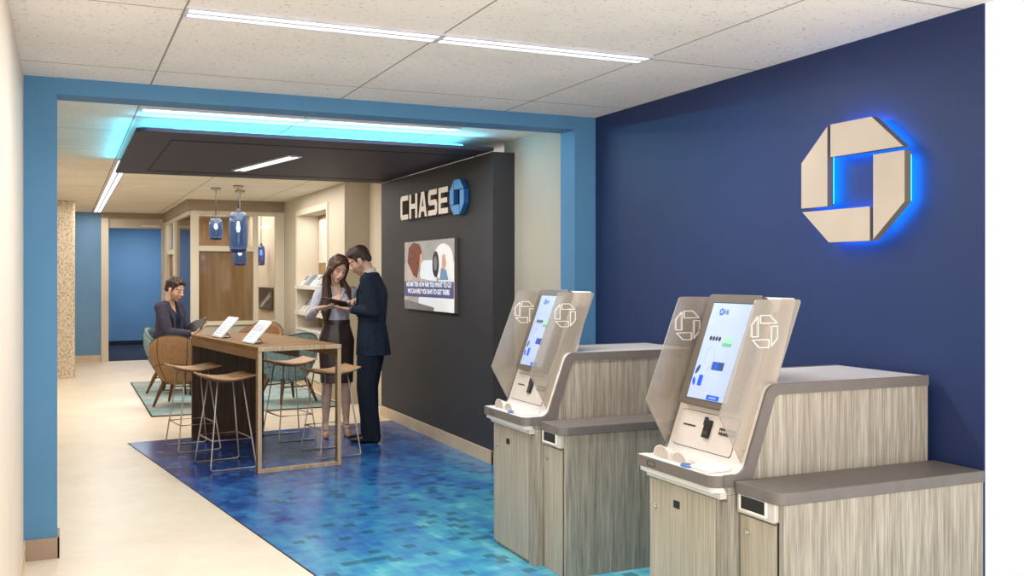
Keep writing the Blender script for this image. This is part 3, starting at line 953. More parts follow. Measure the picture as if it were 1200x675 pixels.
# ------------------------------------------------------------------ tablets on the table
def stand_tablet(label, ly, img):
    """faces the left side of the table, leaning back"""
    Mw = Matrix.Translation((1.57, 8.795, 0)) @ Matrix.Rotation(TRZ, 4, 'Z')
    p = Mw @ Vector((-0.27, ly, TZ + 0.0005))
    t = thing('tablet_display', label, 'tablet', p, TRZ)
    tilt = R_(42)
    A = T(0, 0, 0.006) @ basis((0, 0, 0), (0, -1, 0), (math.sin(tilt), 0, math.cos(tilt)))
    bm = bmesh.new()
    prism(bm, [(a, b) for a, b in rrect(-0.15, 0, 0.15, 0.235, 0.012)], -0.010, 0, lambda u, v, w: A @ Vector((u, v, w)))
    obj('tablet_body', bm, M['white'], t)
    bm = bmesh.new()
    fn = lambda u, v, w: A @ Vector((u, v, w))
    prism(bm, [(-0.135, 0.015), (0.135, 0.015), (0.135, 0.22), (-0.135, 0.22)], 0.0, 0.0008, fn, 0)
    if img:
        prism(bm, [(-0.115, 0.125), (0.10, 0.125), (0.10, 0.195), (-0.115, 0.195)], 0.0008, 0.0014, fn, 1)
        prism(bm, [(-0.02, 0.135), (0.06, 0.135), (0.06, 0.175), (-0.02, 0.175)], 0.0014, 0.002, fn, 2)
        for i in range(4): prism(bm, [(-0.10, 0.035 + i * 0.02), (0.05, 0.035 + i * 0.02), (0.05, 0.043 + i * 0.02), (-0.10, 0.043 + i * 0.02)], 0.0008, 0.0014, fn, 3)
    else:
        for i in range(6): prism(bm, [(-0.10, 0.04 + i * 0.026), (0.09, 0.04 + i * 0.026), (0.09, 0.048 + i * 0.026), (-0.10, 0.048 + i * 0.026)], 0.0008, 0.0014, fn, 3)
    obj('screen', bm, [M['scr_w'], M['scr_k'], M['scr_n'], M['scr_y']], t)
    bm = bmesh.new()
    prism(bm, [(0.062, 0.072), (0.074, 0.072), (0.125, 0.006), (0.125, 0.0), (0.05, 0.0), (0.05, 0.006), (0.108, 0.007)], -0.03, 0.03, XZ)
    obj('stand', bm, M['chrome'], t, 0.002)
    return t
stand_tablet('white tablet on a stand on the oak table, nearer one with a dark picture', -0.47, True)
stand_tablet('white tablet on a stand on the oak table, farther one by the seated man', 0.42, False)

# ------------------------------------------------------------------ lounge chairs
def make_lounge(label, fabric):
    t = thing('lounge_chair', label, 'armchair', (0, 0, 0), 0, None)
    NA, NH = 40, 10
    A0 = R_(128)
    def topz(a):
        q = abs(a) / A0
        return 0.60 + 0.25 * (0.5 + 0.5 * math.cos(PI * min(1, q * 1.05))) ** 1.0
    def pt(a, h, off):
        zb = 0.27
        zt = topz(a)
        z = zb + (zt - zb) * h
        r = 0.215 + 0.155 * math.sin(min(1, (z - zb) / 0.42) * PI / 2) - off
        if h > 0.9: r -= 0.01 * ((h - 0.9) / 0.1) ** 2
        back = 1.0 + 0.06 * math.cos(a)
        return (r * math.sin(a), -r * math.cos(a) * back, z)
    bm = bmesh.new()
    out, inn = [], []
    for i in range(NA + 1):
        a = -A0 + 2 * A0 * i / NA
        out.append([bm.verts.new(pt(a, j / NH, 0)) for j in range(NH + 1)])
        inn.append([bm.verts.new(pt(a, j / NH * 0.985, 0.055)) for j in range(NH + 1)])
    for i in range(NA):
        for j in range(NH):
            bm.faces.new((out[i][j], out[i + 1][j], out[i + 1][j + 1], out[i][j + 1]))
            bm.faces.new((inn[i][j], inn[i][j + 1], inn[i + 1][j + 1], inn[i + 1][j]))
        bm.faces.new((out[i][NH], out[i + 1][NH], inn[i + 1][NH], inn[i][NH]))
        bm.faces.new((out[i][0], inn[i][0], inn[i + 1][0], out[i + 1][0]))
    for i in (0, NA):
        for j in range(NH):
            bm.faces.new((out[i][j], out[i][j + 1], inn[i][j + 1], inn[i][j]))
    obj('backrest_shell', bm, M[fabric], t, smooth=True)
    bm = bmesh.new(); lathe(bm, [(0, 0.26), (0.20, 0.262), (0.235, 0.30), (0.25, 0.34), (0, 0.34)], n=36); obj('seat_base', bm, M[fabric], t)
    bm = bmesh.new(); lathe(bm, [(0, 0.342), (0.255, 0.342), (0.285, 0.37), (0.285, 0.41), (0.26, 0.438), (0, 0.445)], c=(0, 0.02, 0), n=36); obj('seat_cushion', bm, M[fabric], t)
    bm = bmesh.new()
    for a in (-75, -28, 28, 75):
        tube(bm, [pt(R_(a), j / 8, -0.002) for j in range(9)], 0.0035, 5)
    for h in (0.42,):
        tube(bm, [pt(-A0 + 2 * A0 * i / 30, h, -0.002) for i in range(31)], 0.0035, 5)
    tube(bm, [pt(-A0 + 2 * A0 * i / 40, 1.0, 0.0) for i in range(41)], 0.005, 5)
    obj('piping', bm, M['pipe'], t)
    for sx in (-1, 1):
        for sy in (-1, 1):
            bm = bmesh.new(); tube(bm, [(sx * 0.15, sy * 0.15, 0.30), (sx * 0.18, sy * 0.19, 0.22), (sx * 0.245, sy * 0.265, 0.012)], [0.026, 0.024, 0.014], 10)
            obj('leg', bm, M['legwood'], t, smooth=True)
    for sy in (-1, 1):
        bm = bmesh.new(); tube(bm, [(-0.19, sy * 0.20, 0.20), (0.19, sy * 0.20, 0.20)], 0.008, 8)
        obj('stretcher', bm, M['legwood'], t)
    return t
def face(o, x, y, dx, dy, z=0.010):
    o.location = (x, y, z); o.rotation_euler = (0, 0, math.atan2(-dx, dy))
ch = make_lounge('teal barrel armchair that the man with the black tablet sits in', 'teal'); face(ch, 1.315, 13.56, 0.85, -0.5)
c2 = copy_tree(ch); face(c2, 2.47, 12.05, -0.35, 1.0); c2['label'] = 'teal barrel armchair behind the oak table, its back to the viewer'
ch3 = make_lounge('tan barrel armchair on the near left corner of the rug, back turned', 'tan'); face(ch3, 1.27, 12.25, 0.45, 1.0)
c4 = copy_tree(ch3); face(c4, 2.55, 14.55, -0.6, -0.9); c4['label'] = 'tan barrel armchair at the far side of the rug, behind the standing tablets'

# ------------------------------------------------------------------ teller machines and their side cabinets
def bars(bm, segs, w, y, fn):
    for (x0, z0), (x1, z1) in segs:
        d = Vector((x1 - x0, z1 - z0)); n = Vector((-d.y, d.x)).normalized() * w / 2
        prism(bm, [(x0 + n.x, z0 + n.y), (x1 + n.x, z1 + n.y), (x1 - n.x, z1 - n.y), (x0 - n.x, z0 - n.y)], y[0], y[1], fn)

SL = 0.36
def slope_x(z): return 0.072 + SL * (z - 0.80)
def make_machine(label):
    t = thing('teller_machine', label, 'bank machine', (0, 0, 0))
    # local: x = back, y = to the left as seen from its front, front face of the cabinet at x = 0
    D = 1.02
    bm = bmesh.new(); box(bm, (0.0, -0.262, 0.0), (D, 0.262, 0.715)); obj('cabinet', bm, M['veneer'], t, 0.002)
    bm = bmesh.new(); box(bm, (-0.014, -0.20, 0.02), (-0.0005, 0.258, 0.69)); d = obj('door', bm, M['veneer_f'], t, 0.002)
    bm = bmesh.new(); cyl(bm, (-0.020, 0.215, 0.575), (-0.014, 0.215, 0.575), 0.012, 20); cyl(bm, (-0.022, 0.215, 0.575), (-0.020, 0.215, 0.575), 0.008, 16); obj('lock', bm, M['chrome'], d)
    bm = bmesh.new(); box(bm, (-0.017, 0.035, 0.60), (-0.014, 0.075, 0.63)); obj('sensor_window', bm, M['black'], d)
    bm = bmesh.new(); box(bm, (-0.008, -0.261, 0.0), (-0.0005, -0.204, 0.69)); obj('corner_post', bm, M['veneer'], t, 0.001)
    # white wedge below the ledge
    bm = bmesh.new(); prism(bm, rounded([(-0.058, 0.268, 0.01), (-0.058, -0.2595, 0.044), (0.02, -0.2595, 0), (0.02, 0.268, 0)], 8), 0.724, 0.7445, XY); prism(bm, [(-0.050, 0.7235), (0.0, 0.692), (0.02, 0.692), (0.02, 0.7235)], -0.212, 0.262, XZ); obj('ledge_underside', bm, M['white'], t, 0.002)
    # grey ledge band
    pts = rounded([(-0.07, 0.273, 0.01), (-0.07, -0.2655, 0.045), (0.10, -0.2655, 0), (0.10, 0.273, 0)], 8)
    bm = bmesh.new(); prism(bm, pts, 0.745, 0.79, XY); lb = obj('ledge_band', bm, M['band'], t, 0.002)
    bm = bmesh.new(); tube(bm, [(-0.0705, y, z) for y, z in rrect(0.13, 0.757, 0.19, 0.777, 0.009)], 0.0016, 6, closed=True); obj('touch_mark', bm, M['dkgrey'], lb)
    # white skin: deck, slope and top in one bent sheet
    outer = [(-0.066, 0.7905)]
    prof = rounded([(-0.020, 0.7905, 0), (slope_x(0.79), 0.7905, 0.05), (slope_x(1.122), 1.122, 0.05), (D, 1.122, 0), (D, 0.70, 0), (-0.03, 0.70, 0)], 8)
    bm = bmesh.new(); prism(bm, prof, -0.255, 0.258, XZ); obj('white_body', bm, M['body'], t)
    bm = bmesh.new(); prism(bm, rounded([(-0.066, 0.270, 0.01), (-0.066, -0.262, 0.044), (-0.021, -0.262, 0), (-0.021, 0.270, 0)], 8), 0.7895, 0.7906, XY); obj('deck_edge', bm, M['white'], t)
    # grey band and veneer panel on each side
    main = rounded([(-0.02, 0.79, 0), (slope_x(0.79), 0.79, 0.055), (slope_x(1.124), 1.124, 0.055), (D, 1.124, 0)], 8)
    innr = rounded([(-0.02, 0.745, 0), (slope_x(0.745) + 0.052, 0.745, 0.03), (slope_x(1.08) + 0.050, 1.082, 0.03), (D, 1.082, 0)], 8)
    main = [p for p in main]; 
    for s in (-1, 1):
        y0, y1 = (-0.268, -0.2555) if s < 0 else (0.2585, 0.275)
        bm = bmesh.new()
        n = len(main)
        def col(p, y): return bm.verts.new((p[0], y, p[1]))
        A0 = [col(p, y0) for p in main]; A1 = [col(p, y1) for p in main]; B0 = [col(p, y0) for p in innr]; B1 = [col(p, y1) for p in innr]
        for i in range(n - 1):
            bm.faces.new((A0[i], A0[i + 1], B0[i + 1], B0[i])); bm.faces.new((A1[i], A1[i + 1], B1[i + 1], B1[i]))
            bm.faces.new((A0[i], A0[i + 1], A1[i + 1], A1[i])); bm.faces.new((B0[i], B0[i + 1], B1[i + 1], B1[i]))
        for i in (0, n - 1): bm.faces.new((A0[i], A1[i], B1[i], B0[i]))
        obj('side_band', bm, M['band'], t)
        bm = bmesh.new(); prism(bm, innr + [(D, 0.72), (0.0, 0.72)], -0.262 if s < 0 else 0.2585, -0.2556 if s < 0 else 0.265, XZ)
        obj('side_panel', bm, M['veneer'], t)
    # upper housing behind the screen
    def on(z, off): return (slope_x(z) + off, z)
    hp = rounded([(*on(1.00, 0.012), 0), (*on(1.452, 0.0), 0.012), (slope_x(1.452) + 0.075, 1.452, 0.012), (slope_x(1.10) + 0.10, 1.10, 0)], 5)
    bm = bmesh.new(); prism(bm, hp, -0.200, 0.225, XZ); obj('upper_housing', bm, M['white'], t, 0.006)
    bm = bmesh.new(); prism(bm, [on(1.04, -0.002), on(1.40, -0.006), on(1.40, 0.02), on(1.04, 0.02)], -0.19, -0.165, XZ); obj('service_flap', bm, M['offwhite'], t, 0.002)
    # touch display; local frame of the slope: u = to the right seen from the front, v = up the slope
    A = basis((slope_x(0.995) - 0.006, 0.04, 0.995), (0, -1, 0), (SL, 0, 1))
    fn = lambda u, v, w: A @ Vector((u, v, w))
    A2 = A @ T(0.009, 0, 0)
    fs = lambda u, v, w: A2 @ Vector((u * 0.92, v, w))
    VH = 0.483
    bm = bmesh.new(); prism(bm, rrect(-0.178, 0, 0.178, VH, 0.018), 0.0, 0.036, fn); ds = obj('touch_display', bm, M['bezel'], t, 0.003)
    bm = bmesh.new()
    sw, s0, s1 = 0.150, 0.028, VH - 0.040
    prism(bm, [(-sw - 0.004, s0 - 0.004), (sw + 0.004, s0 - 0.004), (sw + 0.004, s1 + 0.004), (-sw - 0.004, s1 + 0.004)], 0.0355, 0.0364, fs, 4)
    def R(x0, v0, x1, v1, mi, lay=1): prism(bm, [(x0, v0), (x1, v0), (x1, v1), (x0, v1)], 0.036, 0.0366 + 0.0004 * lay, fs, mi)
    R(-sw, s0, sw, s1, 0, 0)
    for pc in octagon_pieces(0.015, 0.015, 0.05): prism(bm, [(a - 0.072, b + 0.405) for a, b in pc], 0.0366, 0.0372, fs, 1)
    At = A2 @ T(-0.050, 0.394, 0.0372)
    text_bm(bm, 'Hi', 0.034, At, 0.0003, 2)
    for (v, x0, x1) in ((0.372, -0.10, -0.01), (0.350, -0.11, 0.05), (0.338, -0.11, 0.03), (0.308, -0.10, -0.03)): R(x0, v, x1, v + 0.006, 5)
    for i in range(4): prism(bm, oval(-0.096 + i * 0.022, 0.288, 0.009, 0.010, 12), 0.0366, 0.0374, fs, 4)
    R(0.0, 0.258, 0.065, 0.298, 3); R(0.0, 0.258, 0.065, 0.272, 6, 2)
    R(0.0, 0.198, 0.035, 0.244, 5)
    R(-0.03, 0.155, 0.055, 0.19, 2); R(-0.01, 0.155, 0.012, 0.19, 1, 2)
    R(-0.03, 0.115, 0.045, 0.14, 5)
    tube(bm, [fs(-0.065 + 0.035 * math.cos(a), 0.205 + 0.048 * math.sin(a), 0.0366) for a in (k * PI / 8 for k in range(16))], 0.0016, 5, closed=True, mi=5)
    prism(bm, oval(-0.065, 0.20, 0.010, 0.016), 0.0366, 0.0372, fs, 5)
    R(-0.108, 0.075, -0.062, 0.135, 5); R(-0.10, 0.082, -0.07, 0.128, 1, 2)
    prism(bm, oval(-0.125, 0.15, 0.010, 0.022, 14, -0.5), 0.0366, 0.0372, fs, 2); prism(bm, oval(-0.130, 0.098, 0.010, 0.018, 14, 0.4), 0.0366, 0.0372, fs, 1)
    R(-0.11, 0.052, 0.06, 0.062, 5)
    R(-0.005, 0.03, 0.085, 0.050, 1, 1); R(0.015, 0.037, 0.065, 0.042, 0, 2)
    R(-0.13, 0.034, -0.04, 0.044, 5)
    obj('screen', bm, [M['scr'], M['scr_b'], M['scr_n'], M['scr_g'], M['scr_k'], M['scr_y'], M['sgd']], ds)
    # lower face: inset panel, slots, reader
    B = basis((slope_x(0.80), 0.04, 0.80), (0, -1, 0), (SL, 0, 1))
    fb = lambda u, v, w: B @ Vector((u, v, w))
    bm = bmesh.new(); prism(bm, rrect(-0.1925, 0.0325, 0.2075, 0.1875, 0.015), 0.0, 0.0012, fb, 1); prism(bm, rrect(-0.19, 0.035, 0.205, 0.185, 0.015), 0.0012, 0.003, fb); fp = obj('lower_fascia', bm, [M['offwhite'], M['dkgrey']], t)
    bm = bmesh.new(); prism(bm, [(-0.15, 0.120), (-0.065, 0.120), (-0.065, 0.127), (-0.15, 0.127)], 0.003, 0.0045, fb); obj('receipt_slot', bm, M['dkgrey'], fp)
    bm = bmesh.new(); prism(bm, rrect(0.10, 0.112, 0.20, 0.140, 0.004), 0.003, 0.007, fb); cs = obj('card_slot', bm, M['dkgrey'], fp)
    bm = bmesh.new()
    for i in range(6): prism(bm, [(0.106 + i * 0.015, 0.122), (0.115 + i * 0.015, 0.122), (0.115 + i * 0.015, 0.130), (0.106 + i * 0.015, 0.130)], 0.007, 0.0076, fb)
    obj('slot_marks', bm, M['offwhite'], cs)
    bm = bmesh.new(); prism(bm, rrect(0.005, 0.085, 0.045, 0.160, 0.004), 0.003, 0.016, fb); rd = obj('card_reader', bm, M['black'], t, 0.002)
    bm = bmesh.new(); prism(bm, rrect(-0.004, 0.135, 0.008, 0.170, 0.003), 0.003, 0.014, fb); prism(bm, rrect(0.012, 0.098, 0.040, 0.112, 0.002), 0.016, 0.0175, fb); obj('reader_clip', bm, M['dkgrey'], rd)
    # deck details
    zd = 0.7905
    def dome(y, x, w, h, k):
        bm = bmesh.new()
        n = 14
        o0 = [(w * math.cos(PI * i / n), h * math.sin(PI * i / n) ** 0.8) for i in range(n + 1)]
        f = [bm.verts.new((x - 0.0, y + a, zd + b)) for a, b in o0]; b_ = [bm.verts.new((x + k, y + a * 0.9, zd + b * 0.62)) for a, b in o0]
        for i in range(n): bm.faces.new((f[i], f[i + 1], b_[i + 1], b_[i]))
        fi = [bm.verts.new((x - 0.0, y + a * 0.93, zd + b * 0.93)) for a, b in o0]; bi = [bm.verts.new((x + k * 0.95, y + a * 0.84, zd + b * 0.57)) for a, b in o0]
        for i in range(n):
            bm.faces.new((fi[i], bi[i], bi[i + 1], fi[i + 1])); bm.faces.new((f[i], fi[i], fi[i + 1], f[i + 1]))
        bm.faces.new(b_); bm.faces.new(bi); bm.faces.new(fi).material_index = 1
        bm.faces.ensure_lookup_table()
        o = obj('hood', bm, [M['white'], M['hoodface']], t)
        return o
    hd = dome(0.145, -0.030, 0.060, 0.052, 0.045)
    bm = bmesh.new()
    for i in range(5):
        for j in range(2): cyl(bm, (-0.03 + j * 0.014, 0.115 + i * 0.015, zd), (-0.03 + j * 0.014, 0.115 + i * 0.015, zd + 0.004), 0.004, 8)
    obj('keypad', bm, M['chrome'], hd)
    dome(0.018, -0.030, 0.052, 0.044, 0.045)
    bm = bmesh.new(); box(bm, (0.0, 0.12, zd), (0.055, 0.215, zd + 0.018)); obj('scanner_pad', bm, M['white'], t, 0.004)
    bm = bmesh.new(); prism(bm, [(-0.045, zd), (0.055, zd), (0.055, zd + 0.026), (-0.045, zd + 0.010)], -0.205, -0.075, XZ); obj('cash_tray', bm, M['white'], t, 0.004)
    bm = bmesh.new(); lathe(bm, [(0, 0), (0.034, 0), (0.036, 0.004), (0.030, 0.008), (0.022, 0.005), (0, 0.005)], c=(-0.040, -0.055, zd), n=28)
    for v in bm.verts: v.co.x = -0.040 + (v.co.x + 0.040) * 0.62
    obj('contactless_ring', bm, M['ringb'], t)
    # privacy shields with the etched octagon
    for y in (-0.235, 0.28):
        bm = bmesh.new()
        sp = rounded([(0.372, 1.447, 0.01), (0.15, 1.449, 0.02), (-0.020, 1.012, 0.02), (0.098, 0.795, 0), (0.215, 1.115, 0), (0.245, 1.115, 0)], 4)
        prism(bm, sp, y - 0.004, y + 0.004, XZ)
        s = obj('privacy_shield', bm, M['shield'], t)
        bm = bmesh.new()
        cx, cz, r = 0.192, 1.325, 0.062
        for pc in octagon_pieces(r, r, 0.10):
            segs = [((pc[i][0] + cx, pc[i][1] + cz), (pc[(i + 1) % 4][0] + cx, pc[(i + 1) % 4][1] + cz)) for i in range(4)]
            bars(bm, segs, 0.0028, (y - 0.0052, y + 0.0052), XZ)
        obj('etched_emblem', bm, M['etch'], s)
        for zz in (0.86, 1.02):
            bm = bmesh.new(); box(bm, (slope_x(zz) + 0.002, y - 0.007, zz), (slope_x(zz) + 0.014, y + 0.007, zz + 0.016))
            obj('shield_clip', bm, M['chrome'], s)
    return t

def make_side(label):
    t = thing('side_cabinet', label, 'cabinet', (0, 0, 0))
    D = 0.995
    w = 0.125
    bm = bmesh.new(); box(bm, (0.012, -w, 0.0), (D, w - 0.004, 0.725)); obj('carcass', bm, M['veneer'], t, 0.002)
    bm = bmesh.new(); box(bm, (0.0, -w + 0.040, 0.0), (0.0115, w - 0.008, 0.645)); d = obj('door', bm, M['veneer_f'], t, 0.002)
    bm = bmesh.new(); cyl(bm, (-0.006, 0.075, 0.585), (0.0, 0.075, 0.585), 0.012, 20); cyl(bm, (-0.008, 0.075, 0.585), (-0.006, 0.075, 0.585), 0.008, 16); obj('lock', bm, M['chrome'], d)
    bm = bmesh.new(); box(bm, (0.006, -w, 0.0), (0.0118, -w + 0.026, 0.725)); obj('corner_post', bm, M['veneer'], t, 0.001)
    bm = bmesh.new(); box(bm, (0.009, -w + 0.026, 0.0), (0.0119, -w + 0.040, 0.66)); obj('shadow_gap', bm, M['black'], t)
    bm = bmesh.new()
    fnx = lambda u, v, wv: (wv, u, v)
    prism(bm, rounded([(-w + 0.03, 0.655, 0.01), (w - 0.006, 0.655, 0.01), (w - 0.006, 0.745, 0), (-w + 0.03, 0.745, 0)]), -0.012, 0.0117, fnx)
    sf = obj('slot_surround', bm, M['offwhite'], t, 0.002)
    bm = bmesh.new()
    tube(bm, [(-0.012, a, b) for a, b in rrect(-w + 0.075, 0.668, w - 0.025, 0.728, 0.008)], 0.007, 8, closed=True); obj('slot_frame', bm, M['white'], sf)
    bm = bmesh.new(); prism(bm, rrect(-w + 0.078, 0.671, w - 0.028, 0.725, 0.006), -0.0145, -0.0121, fnx); obj('slot', bm, M['black'], sf)
    pts = rounded([(-0.022, w - 0.004, 0.004), (-0.022, -w - 0.006, 0.045), (D, -w - 0.006, 0), (D, w - 0.004, 0)], 8)
    bm = bmesh.new(); prism(bm, pts, 0.7255, 0.770, XY); obj('countertop', bm, M['counter'], t, 0.003)
    return t
m1 = make_machine('white self service bank machine nearest the viewer, in front of the emblem wall'); m1.location = (2.27, 3.305, 0.006)
m2 = copy_tree(m1); m2.location = (2.27, 3.305 + 1.665, 0.006); m2['label'] = 'white self service bank machine farther back, beside the blue portal'
s1 = make_side('grey veneer side cabinet attached to the nearest bank machine, dark countertop'); s1.location = (2.315, 2.91, 0.006)
s2 = copy_tree(s1); s2.location = (2.315, 2.91 + 1.665, 0.006); s2['label'] = 'grey veneer side cabinet between the two bank machines, dark countertop'
# ------------------------------------------------------------------ people
_t = bmesh.new(); bmesh.ops.create_icosphere(_t, subdivisions=2, radius=1.0)
SPH = [v.co.copy() for v in _t.verts]; _t.free()
V = Vector
def hull(bm, items, X=None):
    tmp = bmesh.new()
    for it in items:
        c, r = V(it[0]), it[1]
        rr = V((r, r, r)) if isinstance(r, (int, float)) else V(r)
        for p in SPH:
            q = V((p.x * rr.x, p.y * rr.y, p.z * rr.z))
            if len(it) > 2: q = it[2] @ q
            q = q + c
            tmp.verts.new(X @ q if X is not None else q)
    res = bmesh.ops.convex_hull(tmp, input=tmp.verts[:])
    dead = [v for v in tmp.verts if not v.link_faces]
    bmesh.ops.delete(tmp, geom=dead, context='VERTS')
    me = bpy.data.meshes.new('tmp'); tmp.to_mesh(me); tmp.free()
    bm.from_mesh(me); bpy.data.meshes.remove(me)

def limb(bm, pts, rad):
    for i in range(len(pts) - 1):
        hull(bm, [(pts[i], rad[i]), (pts[i + 1], rad[i + 1])])

def ik(S, W, l1, l2, hint):
    S, W = V(S), V(W)
    d = W - S
    L = min(d.length, (l1 + l2) * 0.995)
    a = (l1 * l1 - l2 * l2 + L * L) / (2 * L)
    h = math.sqrt(max(0, l1 * l1 - a * a))
    dn = d.normalized()
    hv = V(hint) - dn * V(hint).dot(dn)
    return S + dn * a + hv.normalized() * h

def grow(name, bm, mats, parent, voxel=0.008, smooth=4, cut=None, kill=None, pick=None):
    """union of the shapes as one smooth skin; cut: [(co, normal)] planes; kill(c, n): faces left out; pick(c): material slot"""
    me = bpy.data.meshes.new(name); bmesh.ops.recalc_face_normals(bm, faces=bm.faces[:]); bm.to_mesh(me); bm.free()
    o = bpy.data.objects.new(name, me); COL.objects.link(o)
    r = o.modifiers.new('r', 'REMESH'); r.mode = 'VOXEL'; r.voxel_size = voxel; r.use_smooth_shade = True
    s = o.modifiers.new('s', 'SMOOTH'); s.factor = 0.5; s.iterations = smooth
    dg = bpy.context.evaluated_depsgraph_get()
    m2 = bpy.data.meshes.new_from_object(o.evaluated_get(dg))
    bpy.data.objects.remove(o); bpy.data.meshes.remove(me)
    b = bmesh.new(); b.from_mesh(m2)
    for co, no in (cut or []):
        r = bmesh.ops.bisect_plane(b, geom=b.verts[:] + b.edges[:] + b.faces[:], plane_co=co, plane_no=no, clear_outer=True)
        ed = [e for e in r['geom_cut'] if isinstance(e, bmesh.types.BMEdge)]
        bmesh.ops.edgeloop_fill(b, edges=ed)
    if kill:
        dead = [f for f in b.faces if kill(f.calc_center_median(), f.normal)]
        bmesh.ops.delete(b, geom=dead, context='FACES')
    for f in b.faces:
        f.smooth = len(f.verts) <= 6
        if pick: f.material_index = pick(f.calc_center_median())
    b.to_mesh(m2); b.free()
    m2.name = name
    return mesh_obj(name, m2, mats, parent)

def head(bm, H, female=False):
    k = 0.94 if female else 1.0
    J = 0.8 if female else 1.0
    hull(bm, [((0, -0.012, 0.035), (0.074, 0.095, 0.085))], H)
    hull(bm, [((0, 0.018, -0.005), (0.064, 0.070, 0.070)), ((0, 0.035, -0.075), (0.042 * J, 0.040, 0.030)), ((0, 0.058, -0.093), (0.021, 0.020, 0.017))], H)
    hull(bm, [((0, 0.082, 0.012), 0.008), ((0, 0.104, -0.022), (0.012, 0.011, 0.009))], H)
    hull(bm, [((-0.013, 0.09, -0.027), 0.008), ((0.013, 0.09, -0.027), 0.008)], H)
    hull(bm, [((-0.034, 0.070, 0.029), (0.016, 0.014, 0.008)), ((0.034, 0.070, 0.029), (0.016, 0.014, 0.008))], H)
    for s in (-1, 1):
        hull(bm, [((s * 0.036, 0.050, -0.020), (0.024, 0.022, 0.024)), ((s * 0.030, 0.050, -0.060), (0.018, 0.018, 0.018))], H)
        hull(bm, [((s * 0.076, -0.008, 0.008), (0.009, 0.020, 0.020)), ((s * 0.072, -0.002, -0.025), (0.008, 0.012, 0.012))], H)
        hull(bm, [((s * 0.031, 0.071, 0.007), (0.015, 0.011, 0.009))], H)
    hull(bm, [((-0.018, 0.080, -0.052), (0.007, 0.009, 0.006)), ((0, 0.090, -0.050), (0.010, 0.008, 0.007)), ((0.018, 0.080, -0.052), (0.007, 0.009, 0.006))], H)
    hull(bm, [((-0.014, 0.080, -0.061), (0.007, 0.008, 0.006)), ((0, 0.087, -0.062), (0.011, 0.008, 0.007)), ((0.014, 0.080, -0.061), (0.007, 0.008, 0.006))], H)

def face_pick(H, beard):
    Hi = H.inverted()
    def pk(c):
        p = Hi @ c
        if p.length > 0.2: return 0
        if p.y > 0.070 and abs(p.x) < 0.019 and -0.065 < p.z < -0.048: return 1
        if p.y > 0.050 and 0.016 < abs(p.x) < 0.046 and abs(p.z - 0.005) < 0.0034: return 2
        if p.y > 0.040 and 0.013 < abs(p.x) < 0.054 and abs(p.z - 0.031 + 0.25 * max(0, abs(p.x) - 0.036)) < 0.0036: return 3
        if beard and p.z < -0.036 and p.z > -0.125 and p.y > 0.0 and (abs(p.x) > 0.02 or p.z < -0.066 or p.z > -0.046): return 4
        return 0
    return pk

def hand(bm, W, d, n, ts, curl=0.35, spread=0.05):
    d = V(d).normalized(); n = V(n); n = (n - d * n.dot(d)).normalized(); s = d.cross(n) * ts
    W = V(W)
    hull(bm, [(W, 0.022), (W + d * 0.03 + s * 0.026, 0.015), (W + d * 0.03 - s * 0.024, 0.014), (W + d * 0.085 + s * 0.032, 0.0125), (W + d * 0.078 - s * 0.032, 0.012)])
    for i, ln in enumerate((0.074, 0.082, 0.076, 0.060)):
        off = (1.5 - i) * 0.0215
        p = W + d * (0.088 - 0.004 * abs(i - 1)) + s * off
        dd = (d + s * (1.5 - i) * spread).normalized()
        pts, rad = [p], [0.0096]
        for j, fr in enumerate((0.45, 0.31, 0.24)):
            ang = curl * (0.6 + 0.5 * j)
            dd = (dd * math.cos(ang) + n * math.sin(ang)).normalized()
            p = p + dd * ln * fr
            pts.append(p); rad.append(0.0090 - 0.0007 * j)
        limb(bm, pts, rad)
    b = W + d * 0.030 + s * 0.030
    p1 = b + (d * 0.65 + s * 0.65 + n * 0.35).normalized() * 0.036
    p2 = p1 + (d * 0.85 + s * 0.25 + n * 0.45).normalized() * 0.030
    limb(bm, [b, p1, p2], [0.014, 0.0115, 0.0095])

def shoe(name, parent, ankle, d, mat, heel=0.0):
    """low shoe pointing along d; ground at z = 0"""
    d = V(d).normalized(); s = V((d.y, -d.x, 0)); a = V((ankle[0], ankle[1], 0))
    X = Matrix((s, d, V((0, 0, 1)))).transposed().to_4x4(); X.translation = a
    bm = bmesh.new()
    if heel <= 0:
        hull(bm, [((0, -0.045, 0.035), (0.038, 0.04, 0.033)), ((0, 0.06, 0.033), (0.046, 0.05, 0.032))], X)
        hull(bm, [((0, 0.06, 0.030), (0.046, 0.05, 0.029)), ((0.004, 0.175, 0.022), (0.034, 0.035, 0.021))], X)
        hull(bm, [((0, -0.03, 0.05), (0.036, 0.045, 0.04)), ((0, -0.025, 0.088), (0.040, 0.045, 0.014))], X)
        return grow(name, bm, mat, parent, 0.006, 3, cut=[((0, 0, 0.001), (0, 0, -1))])
    hull(bm, [((0, -0.045, heel + 0.022), (0.028, 0.032, 0.024)), ((0, 0.03, heel * 0.55 + 0.020), (0.028, 0.04, 0.018)),], X)
    hull(bm, [((0, 0.03, heel * 0.55 + 0.020), (0.028, 0.03, 0.018)), ((0, 0.095, 0.018), (0.036, 0.03, 0.016)), ((0, 0.150, 0.013), (0.018, 0.025, 0.010))], X)
    hull(bm, [((0, -0.055, heel), 0.017), ((0, -0.058, 0.006), 0.008)], X)
    return grow(name, bm, mat, parent, 0.005, 2, cut=[((0, 0, 0.0005), (0, 0, -1))])

